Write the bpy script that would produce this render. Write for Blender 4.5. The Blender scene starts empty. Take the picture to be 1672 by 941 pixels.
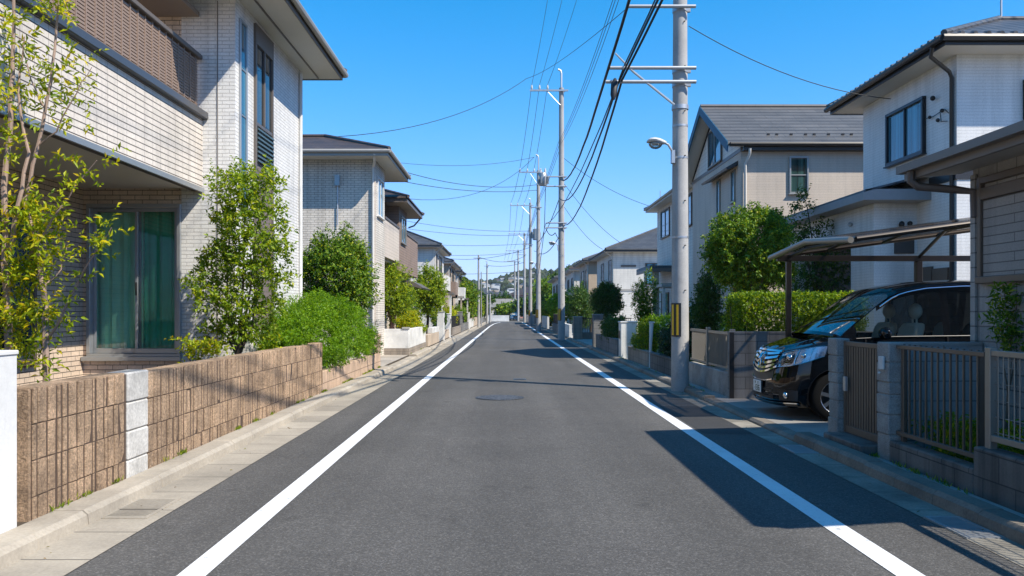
import bpy, bmesh, math, random
import numpy as np
from mathutils import Vector, Matrix

scene = bpy.context.scene
col = scene.collection
BASE = {}          # object -> world position of its origin


def link(o, parent=None, base=(0, 0, 0)):
    col.objects.link(o)
    BASE[o] = Vector(base)
    if parent is not None:
        o.parent = parent
    return o


def tag(o, label, cat, group=None, kind=None):
    o['label'] = label
    o['category'] = cat
    if group:
        o['group'] = group
    if kind:
        o['kind'] = kind
    return o


def thing(name, label, cat, loc=(0, 0, 0), group=None):
    o = bpy.data.objects.new(name, None)
    o.empty_display_size = 0.1
    o.location = loc
    link(o, None, loc)
    return tag(o, label, cat, group)


class MB:
    """collects geometry in world coordinates; build() links it as ONE mesh object"""

    def __init__(s):
        s.v, s.f = [], []

    def add(s, vs, fs):
        b = len(s.v)
        s.v += [tuple(v) for v in vs]
        s.f += [tuple(i + b for i in f) for f in fs]
        return s

    def box(s, x0, x1, y0, y1, z0, z1):
        vs = [(x0, y0, z0), (x1, y0, z0), (x1, y1, z0), (x0, y1, z0), (x0, y0, z1), (x1, y0, z1), (x1, y1, z1), (x0, y1, z1)]
        return s.add(vs, [(0, 3, 2, 1), (4, 5, 6, 7), (0, 1, 5, 4), (1, 2, 6, 5), (2, 3, 7, 6), (3, 0, 4, 7)])

    def obox(s, c, sx, sy, sz, rz=0.0):
        cs, sn = math.cos(rz), math.sin(rz)
        vs = []
        for dz in (-sz / 2, sz / 2):
            for dx, dy in ((-1, -1), (1, -1), (1, 1), (-1, 1)):
                a, b = dx * sx / 2, dy * sy / 2
                vs.append((c[0] + a * cs - b * sn, c[1] + a * sn + b * cs, c[2] + dz))
        return s.add(vs, [(0, 3, 2, 1), (4, 5, 6, 7), (0, 1, 5, 4), (1, 2, 6, 5), (2, 3, 7, 6), (3, 0, 4, 7)])

    def poly(s, *pts):
        return s.add(pts, [tuple(range(len(pts)))])

    def loft(s, rings, cap=True, closed=True):
        n = len(rings[0])
        vs = [p for r in rings for p in r]
        fs = []
        for i in range(len(rings) - 1):
            for j in range(n if closed else n - 1):
                k = (j + 1) % n
                fs.append((i * n + j, i * n + k, (i + 1) * n + k, (i + 1) * n + j))
        if cap:
            fs.append(tuple(reversed(range(n))))
            fs.append(tuple((len(rings) - 1) * n + j for j in range(n)))
        return s.add(vs, fs)

    def extr(s, poly, axis, a0, a1):
        def p(u, v, a):
            return {'x': (a, u, v), 'y': (u, a, v), 'z': (u, v, a)}[axis]
        return s.loft([[p(u, v, a0) for u, v in poly], [p(u, v, a1) for u, v in poly]])

    def tube(s, path, r, n=8, cap=True):
        path = [Vector(p) for p in path]
        rs = r if isinstance(r, (list, tuple)) else [r] * len(path)
        rings = []
        up = None
        for i, p in enumerate(path):
            d = (path[min(i + 1, len(path) - 1)] - path[max(i - 1, 0)])
            if d.length < 1e-9:
                d = Vector((0, 0, 1))
            d.normalize()
            if up is None:
                up = Vector((0, 0, 1)) if abs(d.z) < .9 else Vector((1, 0, 0))
            a = d.cross(up)
            if a.length < 1e-6:
                a = d.orthogonal()
            a.normalize()
            b = d.cross(a)
            up = a.cross(d)
            rings.append([p + a * (math.cos(2 * math.pi * k / n) * rs[i]) + b * (math.sin(2 * math.pi * k / n) * rs[i]) for k in range(n)])
        return s.loft(rings, cap)

    def cyl(s, p0, p1, r0, r1=None, n=16):
        return s.tube([p0, p1], [r0, r0 if r1 is None else r1], n)

    def sphere(s, c, rx, ry=None, rz=None, nu=14, nv=8):
        ry = rx if ry is None else ry
        rz = rx if rz is None else rz
        rings = []
        for i in range(nv + 1):
            t = -math.pi / 2 + math.pi * i / nv
            q = max(math.cos(t), 0.02)
            rings.append([(c[0] + rx * q * math.cos(2 * math.pi * k / nu), c[1] + ry * q * math.sin(2 * math.pi * k / nu), c[2] + rz * math.sin(t)) for k in range(nu)])
        return s.loft(rings)

    def parts(s):
        """the connected pieces, vertices merged where they coincide"""
        key, ids = {}, []
        vs = []
        for v in s.v:
            k = (round(v[0], 4), round(v[1], 4), round(v[2], 4))
            if k not in key:
                key[k] = len(vs)
                vs.append(v)
            ids.append(key[k])
        par = list(range(len(vs)))

        def find(i):
            while par[i] != i:
                par[i] = par[par[i]]
                i = par[i]
            return i
        fs = [tuple(ids[i] for i in f) for f in s.f]
        for f in fs:
            a = find(f[0])
            for i in f[1:]:
                par[find(i)] = a
        comp = {}
        for f in fs:
            comp.setdefault(find(f[0]), []).append(f)
        out = []
        for c in comp.values():
            m, used = MB(), {}
            for f in c:
                for i in f:
                    if i not in used:
                        used[i] = len(m.v)
                        m.v.append(vs[i])
                m.f.append(tuple(used[i] for i in f))
            out.append(m)
        return out

    def each(s, name, mat, parent=None, **kw):
        """one object for each separate piece"""
        return [m.build(name, mat, parent, **kw) for m in s.parts()]

    def build(s, name, mat, parent=None, smooth=False, bevel=0, recalc=True, seg=1, kind=None):
        base = BASE[parent] if parent is not None else Vector((0, 0, 0))
        me = bpy.data.meshes.new(name)
        me.from_pydata([(v[0] - base.x, v[1] - base.y, v[2] - base.z) for v in s.v], [], s.f)
        if recalc:
            bm = bmesh.new()
            bm.from_mesh(me)
            bmesh.ops.recalc_face_normals(bm, faces=bm.faces)
            bm.to_mesh(me)
            bm.free()
        me.materials.append(mat)
        if smooth:
            me.polygons.foreach_set('use_smooth', [True] * len(me.polygons))
            try:
                me.set_sharp_from_angle(angle=math.radians(40))
            except Exception:
                pass
        o = bpy.data.objects.new(name, me)
        link(o, parent, base)
        if bevel:
            m = o.modifiers.new('bevel', 'BEVEL')
            m.width = bevel
            m.segments = seg
            m.limit_method = 'ANGLE'
            m.angle_limit = math.radians(50)
        if kind:
            o['kind'] = kind
        return o


def children(o):
    return [c for c in bpy.data.objects if c.parent == o]


def copy_tree(o, loc=None, rz=None, sc=None):
    c = o.copy()
    col.objects.link(c)
    BASE[c] = Vector(loc if loc is not None else BASE[o])
    if loc is not None:
        c.location = loc
    if rz is not None:
        c.rotation_euler = (0, 0, rz)
    if sc is not None:
        c.scale = sc if isinstance(sc, (tuple, list)) else (sc, sc, sc)
    for ch in children(o):
        d = ch.copy()
        col.objects.link(d)
        BASE[d] = BASE[c]
        d.parent = c
        for g in children(ch):
            e = g.copy()
            col.objects.link(e)
            BASE[e] = BASE[c]
            e.parent = d
    return c


# ------------------------------------------------------------------ materials
class NT:
    def __init__(s, name):
        s.m = bpy.data.materials.new(name)
        s.m.use_nodes = True
        s.t = s.m.node_tree
        s.b = s.t.nodes['Principled BSDF']
        s.out = s.t.nodes['Material Output']
        s._c = None

    def set(s, node, key, val):
        inp = node.inputs[key]
        if hasattr(val, 'is_output'):
            s.t.links.new(val, inp)
        elif isinstance(val, (tuple, list)) and len(val) == 3 and inp.type == 'RGBA':
            inp.default_value = (*val, 1)
        else:
            inp.default_value = val

    def n(s, typ, ins=None, **at):
        nd = s.t.nodes.new('ShaderNode' + typ)
        for k, v in at.items():
            setattr(nd, k, v)
        for k, v in (ins or {}).items():
            s.set(nd, k, v)
        return nd

    def p(s, **ins):
        for k, v in ins.items():
            s.set(s.b, k.replace('_', ' '), v)
        return s

    def math(s, op, a, b=0.0, c=0.0, clamp=False):
        return s.n('Math', {0: a, 1: b, 2: c}, operation=op, use_clamp=clamp).outputs[0]

    def mix(s, f, a, b, blend='MIX'):
        return s.n('Mix', {0: f, 6: a, 7: b}, data_type='RGBA', blend_type=blend, clamp_factor=True).outputs[2]

    def ramp(s, f, stops, interp='LINEAR'):
        nd = s.n('ValToRGB', {0: f})
        nd.color_ramp.interpolation = interp
        e = nd.color_ramp.elements
        while len(e) < len(stops):
            e.new(0.5)
        for i, (p, c) in enumerate(stops):
            e[i].position = p
            e[i].color = (c, c, c, 1) if not isinstance(c, (tuple, list)) else (*c, 1)
        return nd.outputs[0]

    def pos(s):
        return s.n('NewGeometry').outputs['Position']

    def noise(s, scale, detail=4, rough=.55, vec=None, out=0):
        return s.n('TexNoise', {'Vector': vec if vec is not None else s.pos(), 'Scale': scale, 'Detail': detail, 'Roughness': rough}).outputs[out]

    def scaled(s, sx, sy, sz, vec=None):
        return s.n('Mapping', {'Vector': vec if vec is not None else s.pos(), 'Scale': (sx, sy, sz)}).outputs[0]

    def wall(s):
        """(u, z, 0): u runs along the wall whichever way it faces"""
        if s._c is None:
            g = s.n('NewGeometry')
            a = s.n('SeparateXYZ', {0: g.outputs['Position']})
            b = s.n('SeparateXYZ', {0: g.outputs['True Normal']})
            f = s.math('GREATER_THAN', s.math('ABSOLUTE', b.outputs[0]), s.math('ABSOLUTE', b.outputs[1]))
            u = s.math('ADD', s.math('MULTIPLY', a.outputs[1], f), s.math('MULTIPLY', a.outputs[0], s.math('SUBTRACT', 1.0, f)))
            s._c = s.n('CombineXYZ', {0: u, 1: a.outputs[2], 2: 0.0}).outputs[0]
        return s._c

    def bump(s, h, strength=.3, dist=.01, normal=None):
        ins = {'Height': h, 'Strength': strength, 'Distance': dist}
        if normal is not None:
            ins['Normal'] = normal
        return s.n('Bump', ins).outputs[0]


def mul3(c, k):
    return tuple(x * k for x in c)


def plain(name, c, rough=.6, metal=0.0, var=.12, scale=6, bump=0, bscale=80, coat=0, spec=.5):
    t = NT(name)
    nz = t.noise(scale, 5)
    cc = t.mix(nz, mul3(c, 1 - var), mul3(c, 1 + var))
    t.p(Base_Color=cc, Roughness=rough, Metallic=metal)
    t.set(t.b, 'Specular IOR Level', spec)
    if coat:
        t.set(t.b, 'Coat Weight', coat)
        t.set(t.b, 'Coat Roughness', .03)
    if bump:
        t.p(Normal=t.bump(t.noise(bscale, 4), bump, .004))
    return t.m


def brick(name, c1, c2, mort, bw, bh, ms=.006, offset=.5, rough=.7, bump=.5, fine=60, dirt=.18, streak=True, finebump=.25, dist=.006, hline=None):
    t = NT(name)
    w = t.wall()
    b = t.n('TexBrick', {'Vector': w, 'Color1': c1, 'Color2': c2, 'Mortar': mort, 'Scale': 1.0, 'Mortar Size': ms, 'Mortar Smooth': .2,
                         'Bias': 0.0, 'Brick Width': bw, 'Row Height': bh}, offset=offset, squash=1.0)
    c = b.outputs['Color']
    if hline:
        sz = t.n('SeparateXYZ', {0: w}).outputs[1]
        k = t.math('LESS_THAN', t.math('FRACT', t.math('DIVIDE', t.math('ADD', sz, hline[0] / 2), bh)), hline[0] / bh)
        c = t.mix(k, c, hline[1])
    big = t.ramp(t.noise(.7, 5), [(.3, 1 - dirt), (.65, 1.0)])
    c = t.mix(1.0, c, big, 'MULTIPLY')
    if streak:
        st = t.ramp(t.noise(1.0, 5, .6, t.scaled(5, 5, .35)), [(.32, 1 - dirt * 1.1), (.55, 1.0)])
        c = t.mix(1.0, c, st, 'MULTIPLY')
    fn = t.ramp(t.noise(fine, 3), [(.3, .86), (.7, 1.06)])
    c = t.mix(1.0, c, fn, 'MULTIPLY')
    h = t.math('ADD', t.math('MULTIPLY', t.math('SUBTRACT', 1.0, b.outputs['Fac']), 1.0), t.math('MULTIPLY', t.noise(fine, 4), finebump))
    t.p(Base_Color=c, Roughness=rough, Normal=t.bump(h, bump, dist))
    return t.m


def rooftile(name, c1, c2, row=.14, colw=.3, wave=0.0, rough=.55, bump=1.0):
    """rows follow height, columns run along the slope's own horizontal"""
    t = NT(name)
    w = t.wall()
    sp = t.n('SeparateXYZ', {0: w})
    b = t.n('TexBrick', {'Vector': w, 'Color1': c1, 'Color2': c2, 'Mortar': mul3(c1, .35), 'Scale': 1.0, 'Mortar Size': .006, 'Mortar Smooth': .1,
                         'Bias': 0.0, 'Brick Width': colw, 'Row Height': row}, offset=.5 if not wave else 0.0)
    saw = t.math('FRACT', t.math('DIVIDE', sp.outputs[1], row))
    h = t.math('SUBTRACT', 1.0, saw)
    if wave:
        wv = t.math('SINE', t.math('MULTIPLY', sp.outputs[0], 2 * math.pi / colw))
        h = t.math('ADD', h, t.math('MULTIPLY', wv, wave))
    dirt = t.ramp(t.noise(1.2, 6), [(.25, .75), (.7, 1.15)])
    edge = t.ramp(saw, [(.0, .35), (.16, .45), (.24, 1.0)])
    c = t.mix(1.0, b.outputs['Color'], dirt, 'MULTIPLY')
    fn = t.ramp(t.noise(40, 4), [(.25, .8), (.75, 1.15)])
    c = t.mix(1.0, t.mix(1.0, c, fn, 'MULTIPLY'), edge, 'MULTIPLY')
    t.p(Base_Color=c, Roughness=rough, Normal=t.bump(h, bump, .03))
    return t.m


def leafmat(name, stops, trans=.35, rough=.42):
    """each leaf (a mesh island) takes its own colour from the ramp"""
    t = NT(name)
    g = t.n('NewGeometry')
    c = t.ramp(g.outputs['Random Per Island'], stops)
    t.p(Base_Color=c, Roughness=rough)
    t.set(t.b, 'Specular IOR Level', .25)
    tr = t.n('BsdfTranslucent', {'Color': t.mix(1.0, c, (1.9, 1.75, .5), 'MULTIPLY')})
    mx = t.n('MixShader', {0: trans, 1: t.b.outputs[0], 2: tr.outputs[0]})
    t.t.links.new(mx.outputs[0], t.out.inputs[0])
    return t.m


def glassmat(name, tint=(.02, .03, .035), rough=.03, var=.4, metal=0.0, spec=.9):
    """dark window pane: reflects the sky, rooms behind stay dark"""
    t = NT(name)
    c = t.mix(t.noise(.9, 3), mul3(tint, 1 - var), mul3(tint, 1 + var))
    fold = t.ramp(t.noise(1.0, 3, .5, t.scaled(9, 9, .15)), [(.35, .45), (.62, 2.2)])
    c = t.mix(1.0, c, fold, 'MULTIPLY')
    wob = t.noise(1.4, 2)
    t.p(Base_Color=c, Roughness=rough, Metallic=metal, Normal=t.bump(wob, .05, .05))
    t.set(t.b, 'Specular IOR Level', spec)
    return t.m


def clearglass(name, tint=(.8, .9, .87), refl=.12):
    t = NT(name)
    tr = t.n('BsdfTransparent', {'Color': (*tint, 1)})
    gl = t.n('BsdfGlossy', {'Color': (1, 1, 1, 1), 'Roughness': .02})
    lw = t.n('LayerWeight', {'Blend': refl})
    f = t.math('ADD', t.math('MULTIPLY', lw.outputs['Fresnel'], .9), .03, clamp=True)
    mx = t.n('MixShader', {0: f, 1: tr.outputs[0], 2: gl.outputs[0]})
    t.t.links.new(mx.outputs[0], t.out.inputs[0])
    return t.m


# ------------------------------------------------------------------ foliage
DENS = 2.0


def leaf_mesh(name, pos, axis, nrm, size, asp, mat, parent, fold=.12, curl=.25):
    n = len(pos)
    axis = axis / (np.linalg.norm(axis, axis=1, keepdims=True) + 1e-9)
    side = np.cross(axis, nrm)
    side /= np.linalg.norm(side, axis=1, keepdims=True) + 1e-9
    nn = np.cross(side, axis)
    s = size.reshape(-1, 1)
    base = np.array(BASE[parent]) if parent is not None else np.zeros(3)
    p0 = pos - base
    mid = p0 + axis * s * .45 + nn * s * fold
    v = np.stack([p0, mid + side * s * asp * .5, p0 + axis * s - nn * s * curl * .5, mid - side * s * asp * .5], axis=1).reshape(-1, 3)
    idx = np.arange(n) * 4
    tri = np.stack([idx, idx + 1, idx + 2, idx, idx + 2, idx + 3], axis=1).reshape(-1)
    me = bpy.data.meshes.new(name)
    me.vertices.add(n * 4)
    me.vertices.foreach_set('co', v.astype(np.float32).reshape(-1))
    me.loops.add(n * 6)
    me.loops.foreach_set('vertex_index', tri.astype(np.int32))
    me.polygons.add(n * 2)
    me.polygons.foreach_set('loop_start', (np.arange(n * 2) * 3).astype(np.int32))
    try:
        me.polygons.foreach_set('loop_total', np.full(n * 2, 3, np.int32))
    except Exception:
        pass
    me.update(calc_edges=True)
    me.validate()
    me.materials.append(mat)
    o = bpy.data.objects.new(name, me)
    link(o, parent, base)
    return o


def norm(a):
    return a / (np.linalg.norm(a, axis=-1, keepdims=True) + 1e-9)


def twig_leaves(rng, p, d, L, k, size):
    """k leaves along each twig -> positions, axes, normals, sizes"""
    T = len(p)
    d = norm(d)
    t = (np.arange(k) + rng.random((T, k))) / k
    pos = p[:, None, :] + d[:, None, :] * (L.reshape(-1, 1, 1) * t[:, :, None])
    ref = norm(rng.normal(size=(T, k, 3)))
    ax = norm(np.cross(d[:, None, :], ref)) * 1.0 + d[:, None, :] * .6
    ax[..., 2] += .05
    nr = norm(rng.normal(size=(T, k, 3)) * .7 + np.array([0.0, 0, 1.0]) + d[:, None, :] * .3)
    sz = size * (.65 + .6 * rng.random((T, k)))
    return pos.reshape(-1, 3), ax.reshape(-1, 3), nr.reshape(-1, 3), sz.reshape(-1)


def crown(parent, mat, center, radii, seed, clumps=40, per=30, cr=.22, L=.2, k=7, size=.06, asp=.5, up=.35, shell=.45, name='crown', box=None, zmin=None):
    rng = np.random.default_rng(seed)
    per = int(per * DENS)
    size *= 1.12
    c = np.array(center, float)
    r = np.array(radii, float)
    if box is None:
        dirs = norm(rng.normal(size=(clumps, 3)))
        rad = rng.random((clumps, 1)) ** shell
        cl = dirs * rad * .88
        pts = cl[:, None, :] + rng.normal(size=(clumps, per, 3)) * cr * (.6 + .8 * rng.random((clumps, 1, 1)))
        pts = pts.reshape(-1, 3)
        ln = np.linalg.norm(pts, axis=1)
        pts = pts[ln < 1.12]
        d = norm(pts) + rng.normal(size=pts.shape) * .5
    else:
        n = clumps * per
        q = rng.random((n, 3)) * 2 - 1
        ax = rng.integers(0, 3, n)
        sg = np.sign(rng.random(n) - .5)
        face = rng.random(n) < .8
        jit = 1 - np.abs(rng.normal(size=n)) * .06 + rng.normal(size=n) * .02
        q[np.arange(n)[face], ax[face]] = (sg * jit)[face]
        pts = q
        d = np.zeros((n, 3))
        d[np.arange(n), ax] = sg
        d += rng.normal(size=d.shape) * .6
    d[:, 2] += up
    w = c + pts * r
    keep = np.ones(len(w), bool)
    if zmin is not None:
        keep = w[:, 2] > zmin
    w, d = w[keep], d[keep]
    LL = L * (.6 + .8 * rng.random(len(w)))
    a = twig_leaves(rng, w, d, LL, k, size)
    return leaf_mesh(name, *a[:3], a[3], asp, mat, parent)


def limbs(parent, mat, base, targets, r0, seed, fork=.35, name='trunk', n=7, wig=.06, rtip=.012):
    """a tapered trunk that forks to the targets"""
    rnd = random.Random(seed)
    mb = MB()
    b = Vector(base)
    top = Vector((0, 0, 0))
    for t in targets:
        top += Vector(t)
    top /= len(targets)
    f = b.lerp(top, fork)
    mb.tube([b - Vector((0, 0, .05)), b.lerp(f, .5) + Vector((rnd.uniform(-wig, wig) * .5, rnd.uniform(-wig, wig) * .5, 0)), f], [r0 * 1.25, r0, r0 * .85], n)
    for t in targets:
        t = Vector(t)
        m1 = f.lerp(t, .4) + Vector((rnd.uniform(-wig, wig), rnd.uniform(-wig, wig), wig))
        m2 = f.lerp(t, .75) + Vector((rnd.uniform(-wig, wig), rnd.uniform(-wig, wig), wig * .5))
        mb.tube([f - (f - b) * .05, m1, m2, t], [r0 * .62, r0 * .42, r0 * .26, rtip], max(5, n - 2))
    return mb.build(name, mat, parent, smooth=True)


def fbox(mb, face, plane, a0, a1, z0, z1, d0, d1):
    """a box on a wall: a along the wall, d outwards from its plane"""
    if face == '+X':
        mb.box(plane + d0, plane + d1, a0, a1, z0, z1)
    elif face == '-X':
        mb.box(plane - d1, plane - d0, a0, a1, z0, z1)
    elif face == '-Y':
        mb.box(a0, a1, plane - d1, plane - d0, z0, z1)
    return mb


def window(parent, face, plane, a0, a1, z0, z1, fm, pm, depth=.06, mull=1, fw=.05, bars=0, name='window', sash=True):
    mb = MB()
    fbox(mb, face, plane, a0, a1, z0, z0 + fw, -.01, depth)
    fbox(mb, face, plane, a0, a1, z1 - fw, z1, -.01, depth)
    fbox(mb, face, plane, a0, a0 + fw, z0 + fw, z1 - fw, -.01, depth)
    fbox(mb, face, plane, a1 - fw, a1, z0 + fw, z1 - fw, -.01, depth)
    w = (a1 - a0 - 2 * fw)
    for i in range(mull):
        a = a0 + fw + w * (i + 1) / (mull + 1)
        fbox(mb, face, plane, a - fw * .4, a + fw * .4, z0 + fw, z1 - fw, -.01, depth * .75)
    for i in range(bars):
        z = z0 + fw + (z1 - z0 - 2 * fw) * (i + 1) / (bars + 1)
        fbox(mb, face, plane, a0 + fw, a1 - fw, z - fw * .35, z + fw * .35, -.01, depth * .7)
    fbox(mb, face, plane, a0 - .03, a1 + .03, z0 - .03, z0 - .002, -.01, depth + .03)
    o = mb.build(name, fm, parent, bevel=.006)
    pb = MB()
    fbox(pb, face, plane, a0 + fw + .001, a1 - fw - .001, z0 + fw + .001, z1 - fw - .001, .003, depth * .3)
    q = pb.build('pane', pm, o)
    return o


def hip_roof(parent, x0, x1, y0, y1, z, slope, rm, fm, sm, fas=.16, ridge=True, thick=.05, ridgemat=None):
    w, d = x1 - x0, y1 - y0
    h = min(w, d) / 2
    zr = z + h * slope
    if w >= d:
        a, b = Vector((x0 + h, (y0 + y1) / 2, zr)), Vector((x1 - h, (y0 + y1) / 2, zr))
    else:
        a, b = Vector(((x0 + x1) / 2, y0 + h, zr)), Vector(((x0 + x1) / 2, y1 - h, zr))
    e = .05
    c = [Vector((x0 - e, y0 - e, z - e * slope)), Vector((x1 + e, y0 - e, z - e * slope)), Vector((x1 + e, y1 + e, z - e * slope)), Vector((x0 - e, y1 + e, z - e * slope))]
    mb = MB()
    if w >= d:
        if (b - a).length < .02:
            mb.add(c + [a], [(0, 1, 4), (1, 2, 4), (2, 3, 4), (3, 0, 4)])
            hips = [(c[0], a), (c[1], a), (c[2], a), (c[3], a)]
        else:
            mb.add(c + [a, b], [(0, 1, 5, 4), (2, 3, 4, 5), (3, 0, 4), (1, 2, 5)])
            hips = [(c[0], a), (c[3], a), (c[1], b), (c[2], b), (a, b)]
    else:
        mb.add(c + [a, b], [(0, 1, 4), (1, 2, 5, 4), (2, 3, 5), (3, 0, 4, 5)])
        hips = [(c[0], a), (c[1], a), (c[2], b), (c[3], b), (a, b)]
    # underside lip
    lo = [v - Vector((0, 0, thick)) for v in c]
    mb.add(c + lo, [(0, 1, 5, 4), (1, 2, 6, 5), (2, 3, 7, 6), (3, 0, 4, 7)])
    r = mb.build('roof', rm, parent, recalc=False)
    bm = bmesh.new(); bm.from_mesh(r.data); bmesh.ops.recalc_face_normals(bm, faces=bm.faces)
    for f in bm.faces:
        if f.normal.z < -.2:
            f.normal_flip()
    bm.to_mesh(r.data); bm.free()
    if ridge:
        rb = MB()
        for p, q in hips:
            rb.tube([p + Vector((0, 0, .01)), q + Vector((0, 0, .03))], .06, 7)
        rb.build('ridge_cap', ridgemat or rm, r)
    f = MB()
    zz = z - .06
    t = .03
    f.box(x0, x1, y0, y0 + t, zz - fas, zz)
    f.box(x0, x1, y1 - t, y1, zz - fas, zz)
    f.box(x0, x0 + t, y0 + t, y1 - t, zz - fas, zz)
    f.box(x1 - t, x1, y0 + t, y1 - t, zz - fas, zz)
    f.build('fascia', fm, parent, bevel=.008)
    s = MB()
    s.box(x0 + t, x1 - t, y0 + t, y1 - t, zz - fas + .02, zz - fas + .035)
    s.build('soffit', sm, parent)
    return r


def gutter(parent, mat, pts, r=.055, name='gutter'):
    mb = MB()
    for p, q in pts:
        mb.tube([p, q], r, 8)
    return mb.build(name, mat, parent, smooth=True)

# ------------------------------------------------------------------ camera, sun, sky
cam = bpy.data.cameras.new('camera')
cam.lens = 36 * 1300 / 1672
cam.sensor_width = 36
cam.shift_x = 8 / 1672
cam.shift_y = 38.5 / 1672
cam.clip_start = .05
cam.clip_end = 6000
cam_o = bpy.data.objects.new('camera', cam)
cam_o.location = (0, 0, 1.5)
cam_o.rotation_euler = (math.radians(90), 0, 0)
col.objects.link(cam_o)
scene.camera = cam_o

LDIR = Vector((-.8, .50, -1.0)).normalized()
sun = bpy.data.lights.new('sun', 'SUN')
sun.energy = 4.6
sun.angle = math.radians(.53)
sun.color = (1.0, .93, .81)
sun_o = bpy.data.objects.new('sun', sun)
sun_o.rotation_euler = LDIR.to_track_quat('-Z', 'Y').to_euler()
sun_o.location = (20, -10, 30)
col.objects.link(sun_o)

world = bpy.data.worlds.new('World')
scene.world = world
world.use_nodes = True
wt = world.node_tree
bg = wt.nodes['Background']
sky = wt.nodes.new('ShaderNodeTexSky')
sky.sky_type = 'NISHITA'
sky.sun_disc = False
sky.sun_elevation = math.asin(-LDIR.z)
sky.sun_rotation = math.atan2(-LDIR.x, -LDIR.y)
sky.altitude = 0
sky.air_density = 1.0
sky.dust_density = .15
sky.ozone_density = 3.0
hs = wt.nodes.new('ShaderNodeHueSaturation')
hs.inputs['Saturation'].default_value = 1.45
hs.inputs['Value'].default_value = 1.0
wt.links.new(sky.outputs[0], hs.inputs['Color'])
# the air near the horizon: red and green roll off before blue does
sepc = wt.nodes.new('ShaderNodeSeparateColor')
cmb = wt.nodes.new('ShaderNodeCombineColor')
wt.links.new(hs.outputs[0], sepc.inputs[0])


def roll(i, gain, k):
    a = wt.nodes.new('ShaderNodeMath'); a.operation = 'MULTIPLY_ADD'
    a.inputs[1].default_value = k * .2437
    a.inputs[2].default_value = 1.0
    b = wt.nodes.new('ShaderNodeMath'); b.operation = 'MULTIPLY'
    b.inputs[1].default_value = gain
    d = wt.nodes.new('ShaderNodeMath'); d.operation = 'DIVIDE'
    wt.links.new(sepc.outputs[i], a.inputs[0])
    wt.links.new(sepc.outputs[i], b.inputs[0])
    wt.links.new(b.outputs[0], d.inputs[0])
    wt.links.new(a.outputs[0], d.inputs[1])
    wt.links.new(d.outputs[0], cmb.inputs[i])


roll(0, 1.15, 1.0)
roll(1, 1.42, .95)
roll(2, 1.08, .12)
wt.links.new(cmb.outputs[0], bg.inputs['Color'])
bg.inputs['Strength'].default_value = .15

vs = scene.view_settings
vs.view_transform = 'Standard'
vs.look = 'None'
vs.exposure = .7
vs.gamma = 1
vs.use_curve_mapping = False
scene.cycles.max_bounces = 6
scene.cycles.transparent_max_bounces = 12
scene.cycles.caustics_reflective = False
scene.cycles.caustics_refractive = False

# ------------------------------------------------------------------ materials
M = {}


def asphalt():
    t = NT('asphalt')
    v = t.n('TexVoronoi', {'Vector': t.pos(), 'Scale': 95.0}, feature='F1')
    cellc = t.n('SeparateColor', {0: v.outputs['Color']}).outputs[0]
    spec = t.ramp(cellc, [(0, .062), (.55, .083), (.85, .104), (1, .145)])
    fine = t.ramp(t.noise(260, 3), [(.3, .8), (.7, 1.18)])
    c = t.mix(1.0, spec, fine, 'MULTIPLY')
    big = t.ramp(t.noise(.5, 6, .65), [(.3, .85), (.7, 1.12)])
    c = t.mix(1.0, c, big, 'MULTIPLY')
    lane = t.ramp(t.noise(1.0, 5, .6, t.scaled(1.6, .06, 1)), [(.3, .84), (.7, 1.1)])
    sx = t.n('SeparateXYZ', {0: t.pos()}).outputs[0]
    trk = t.ramp(t.math('SINE', t.math('MULTIPLY', t.math('SUBTRACT', sx, .25), 4.2)), [(.0, .955), (1, 1.05)])
    c = t.mix(1.0, c, trk, 'MULTIPLY')
    c = t.mix(1.0, c, lane, 'MULTIPLY')
    spots = t.ramp(t.noise(2.3, 4, .5), [(.64, 1.0), (.74, .72)])
    c = t.mix(1.0, c, spots, 'MULTIPLY')
    c = t.mix(1.0, c, (1.06, 1.0, .93), 'MULTIPLY')
    ck = t.n('TexVoronoi', {'Vector': t.n('VectorMath', {0: t.pos(), 1: t.n('VectorMath', {0: t.n('TexNoise', {'Vector': t.pos(), 'Scale': 2.0, 'Detail': 6.0}).outputs[1], 'Scale': .5}, operation='SCALE').outputs[0]}, operation='ADD').outputs[0], 'Scale': .16}, feature='DISTANCE_TO_EDGE')
    crack = t.ramp(ck.outputs['Distance'], [(.0, .86), (.0010, 1.0)])
    c = t.mix(1.0, c, crack, 'MULTIPLY')
    h = t.math('ADD', t.math('MULTIPLY', v.outputs['Distance'], -1.0), t.noise(200, 3))
    t.p(Base_Color=c, Roughness=.85, Normal=t.bump(h, .55, .004))
    t.set(t.b, 'Specular IOR Level', .3)
    return t.m


def paint(name='road_paint'):
    t = NT(name)
    w = t.ramp(t.noise(55, 5, .7), [(.30, .35), (.40, .76)])
    w = t.mix(1.0, w, t.ramp(t.noise(9, 6, .75), [(.33, .45), (.40, 1.0)]), 'MULTIPLY')
    d = t.ramp(t.noise(1.6, 6, .65), [(.3, .84), (.6, 1.0)])
    c = t.mix(1.0, w, d, 'MULTIPLY')
    t.p(Base_Color=c, Roughness=.6, Normal=t.bump(t.noise(150, 3), .3, .003))
    return t.m


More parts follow.
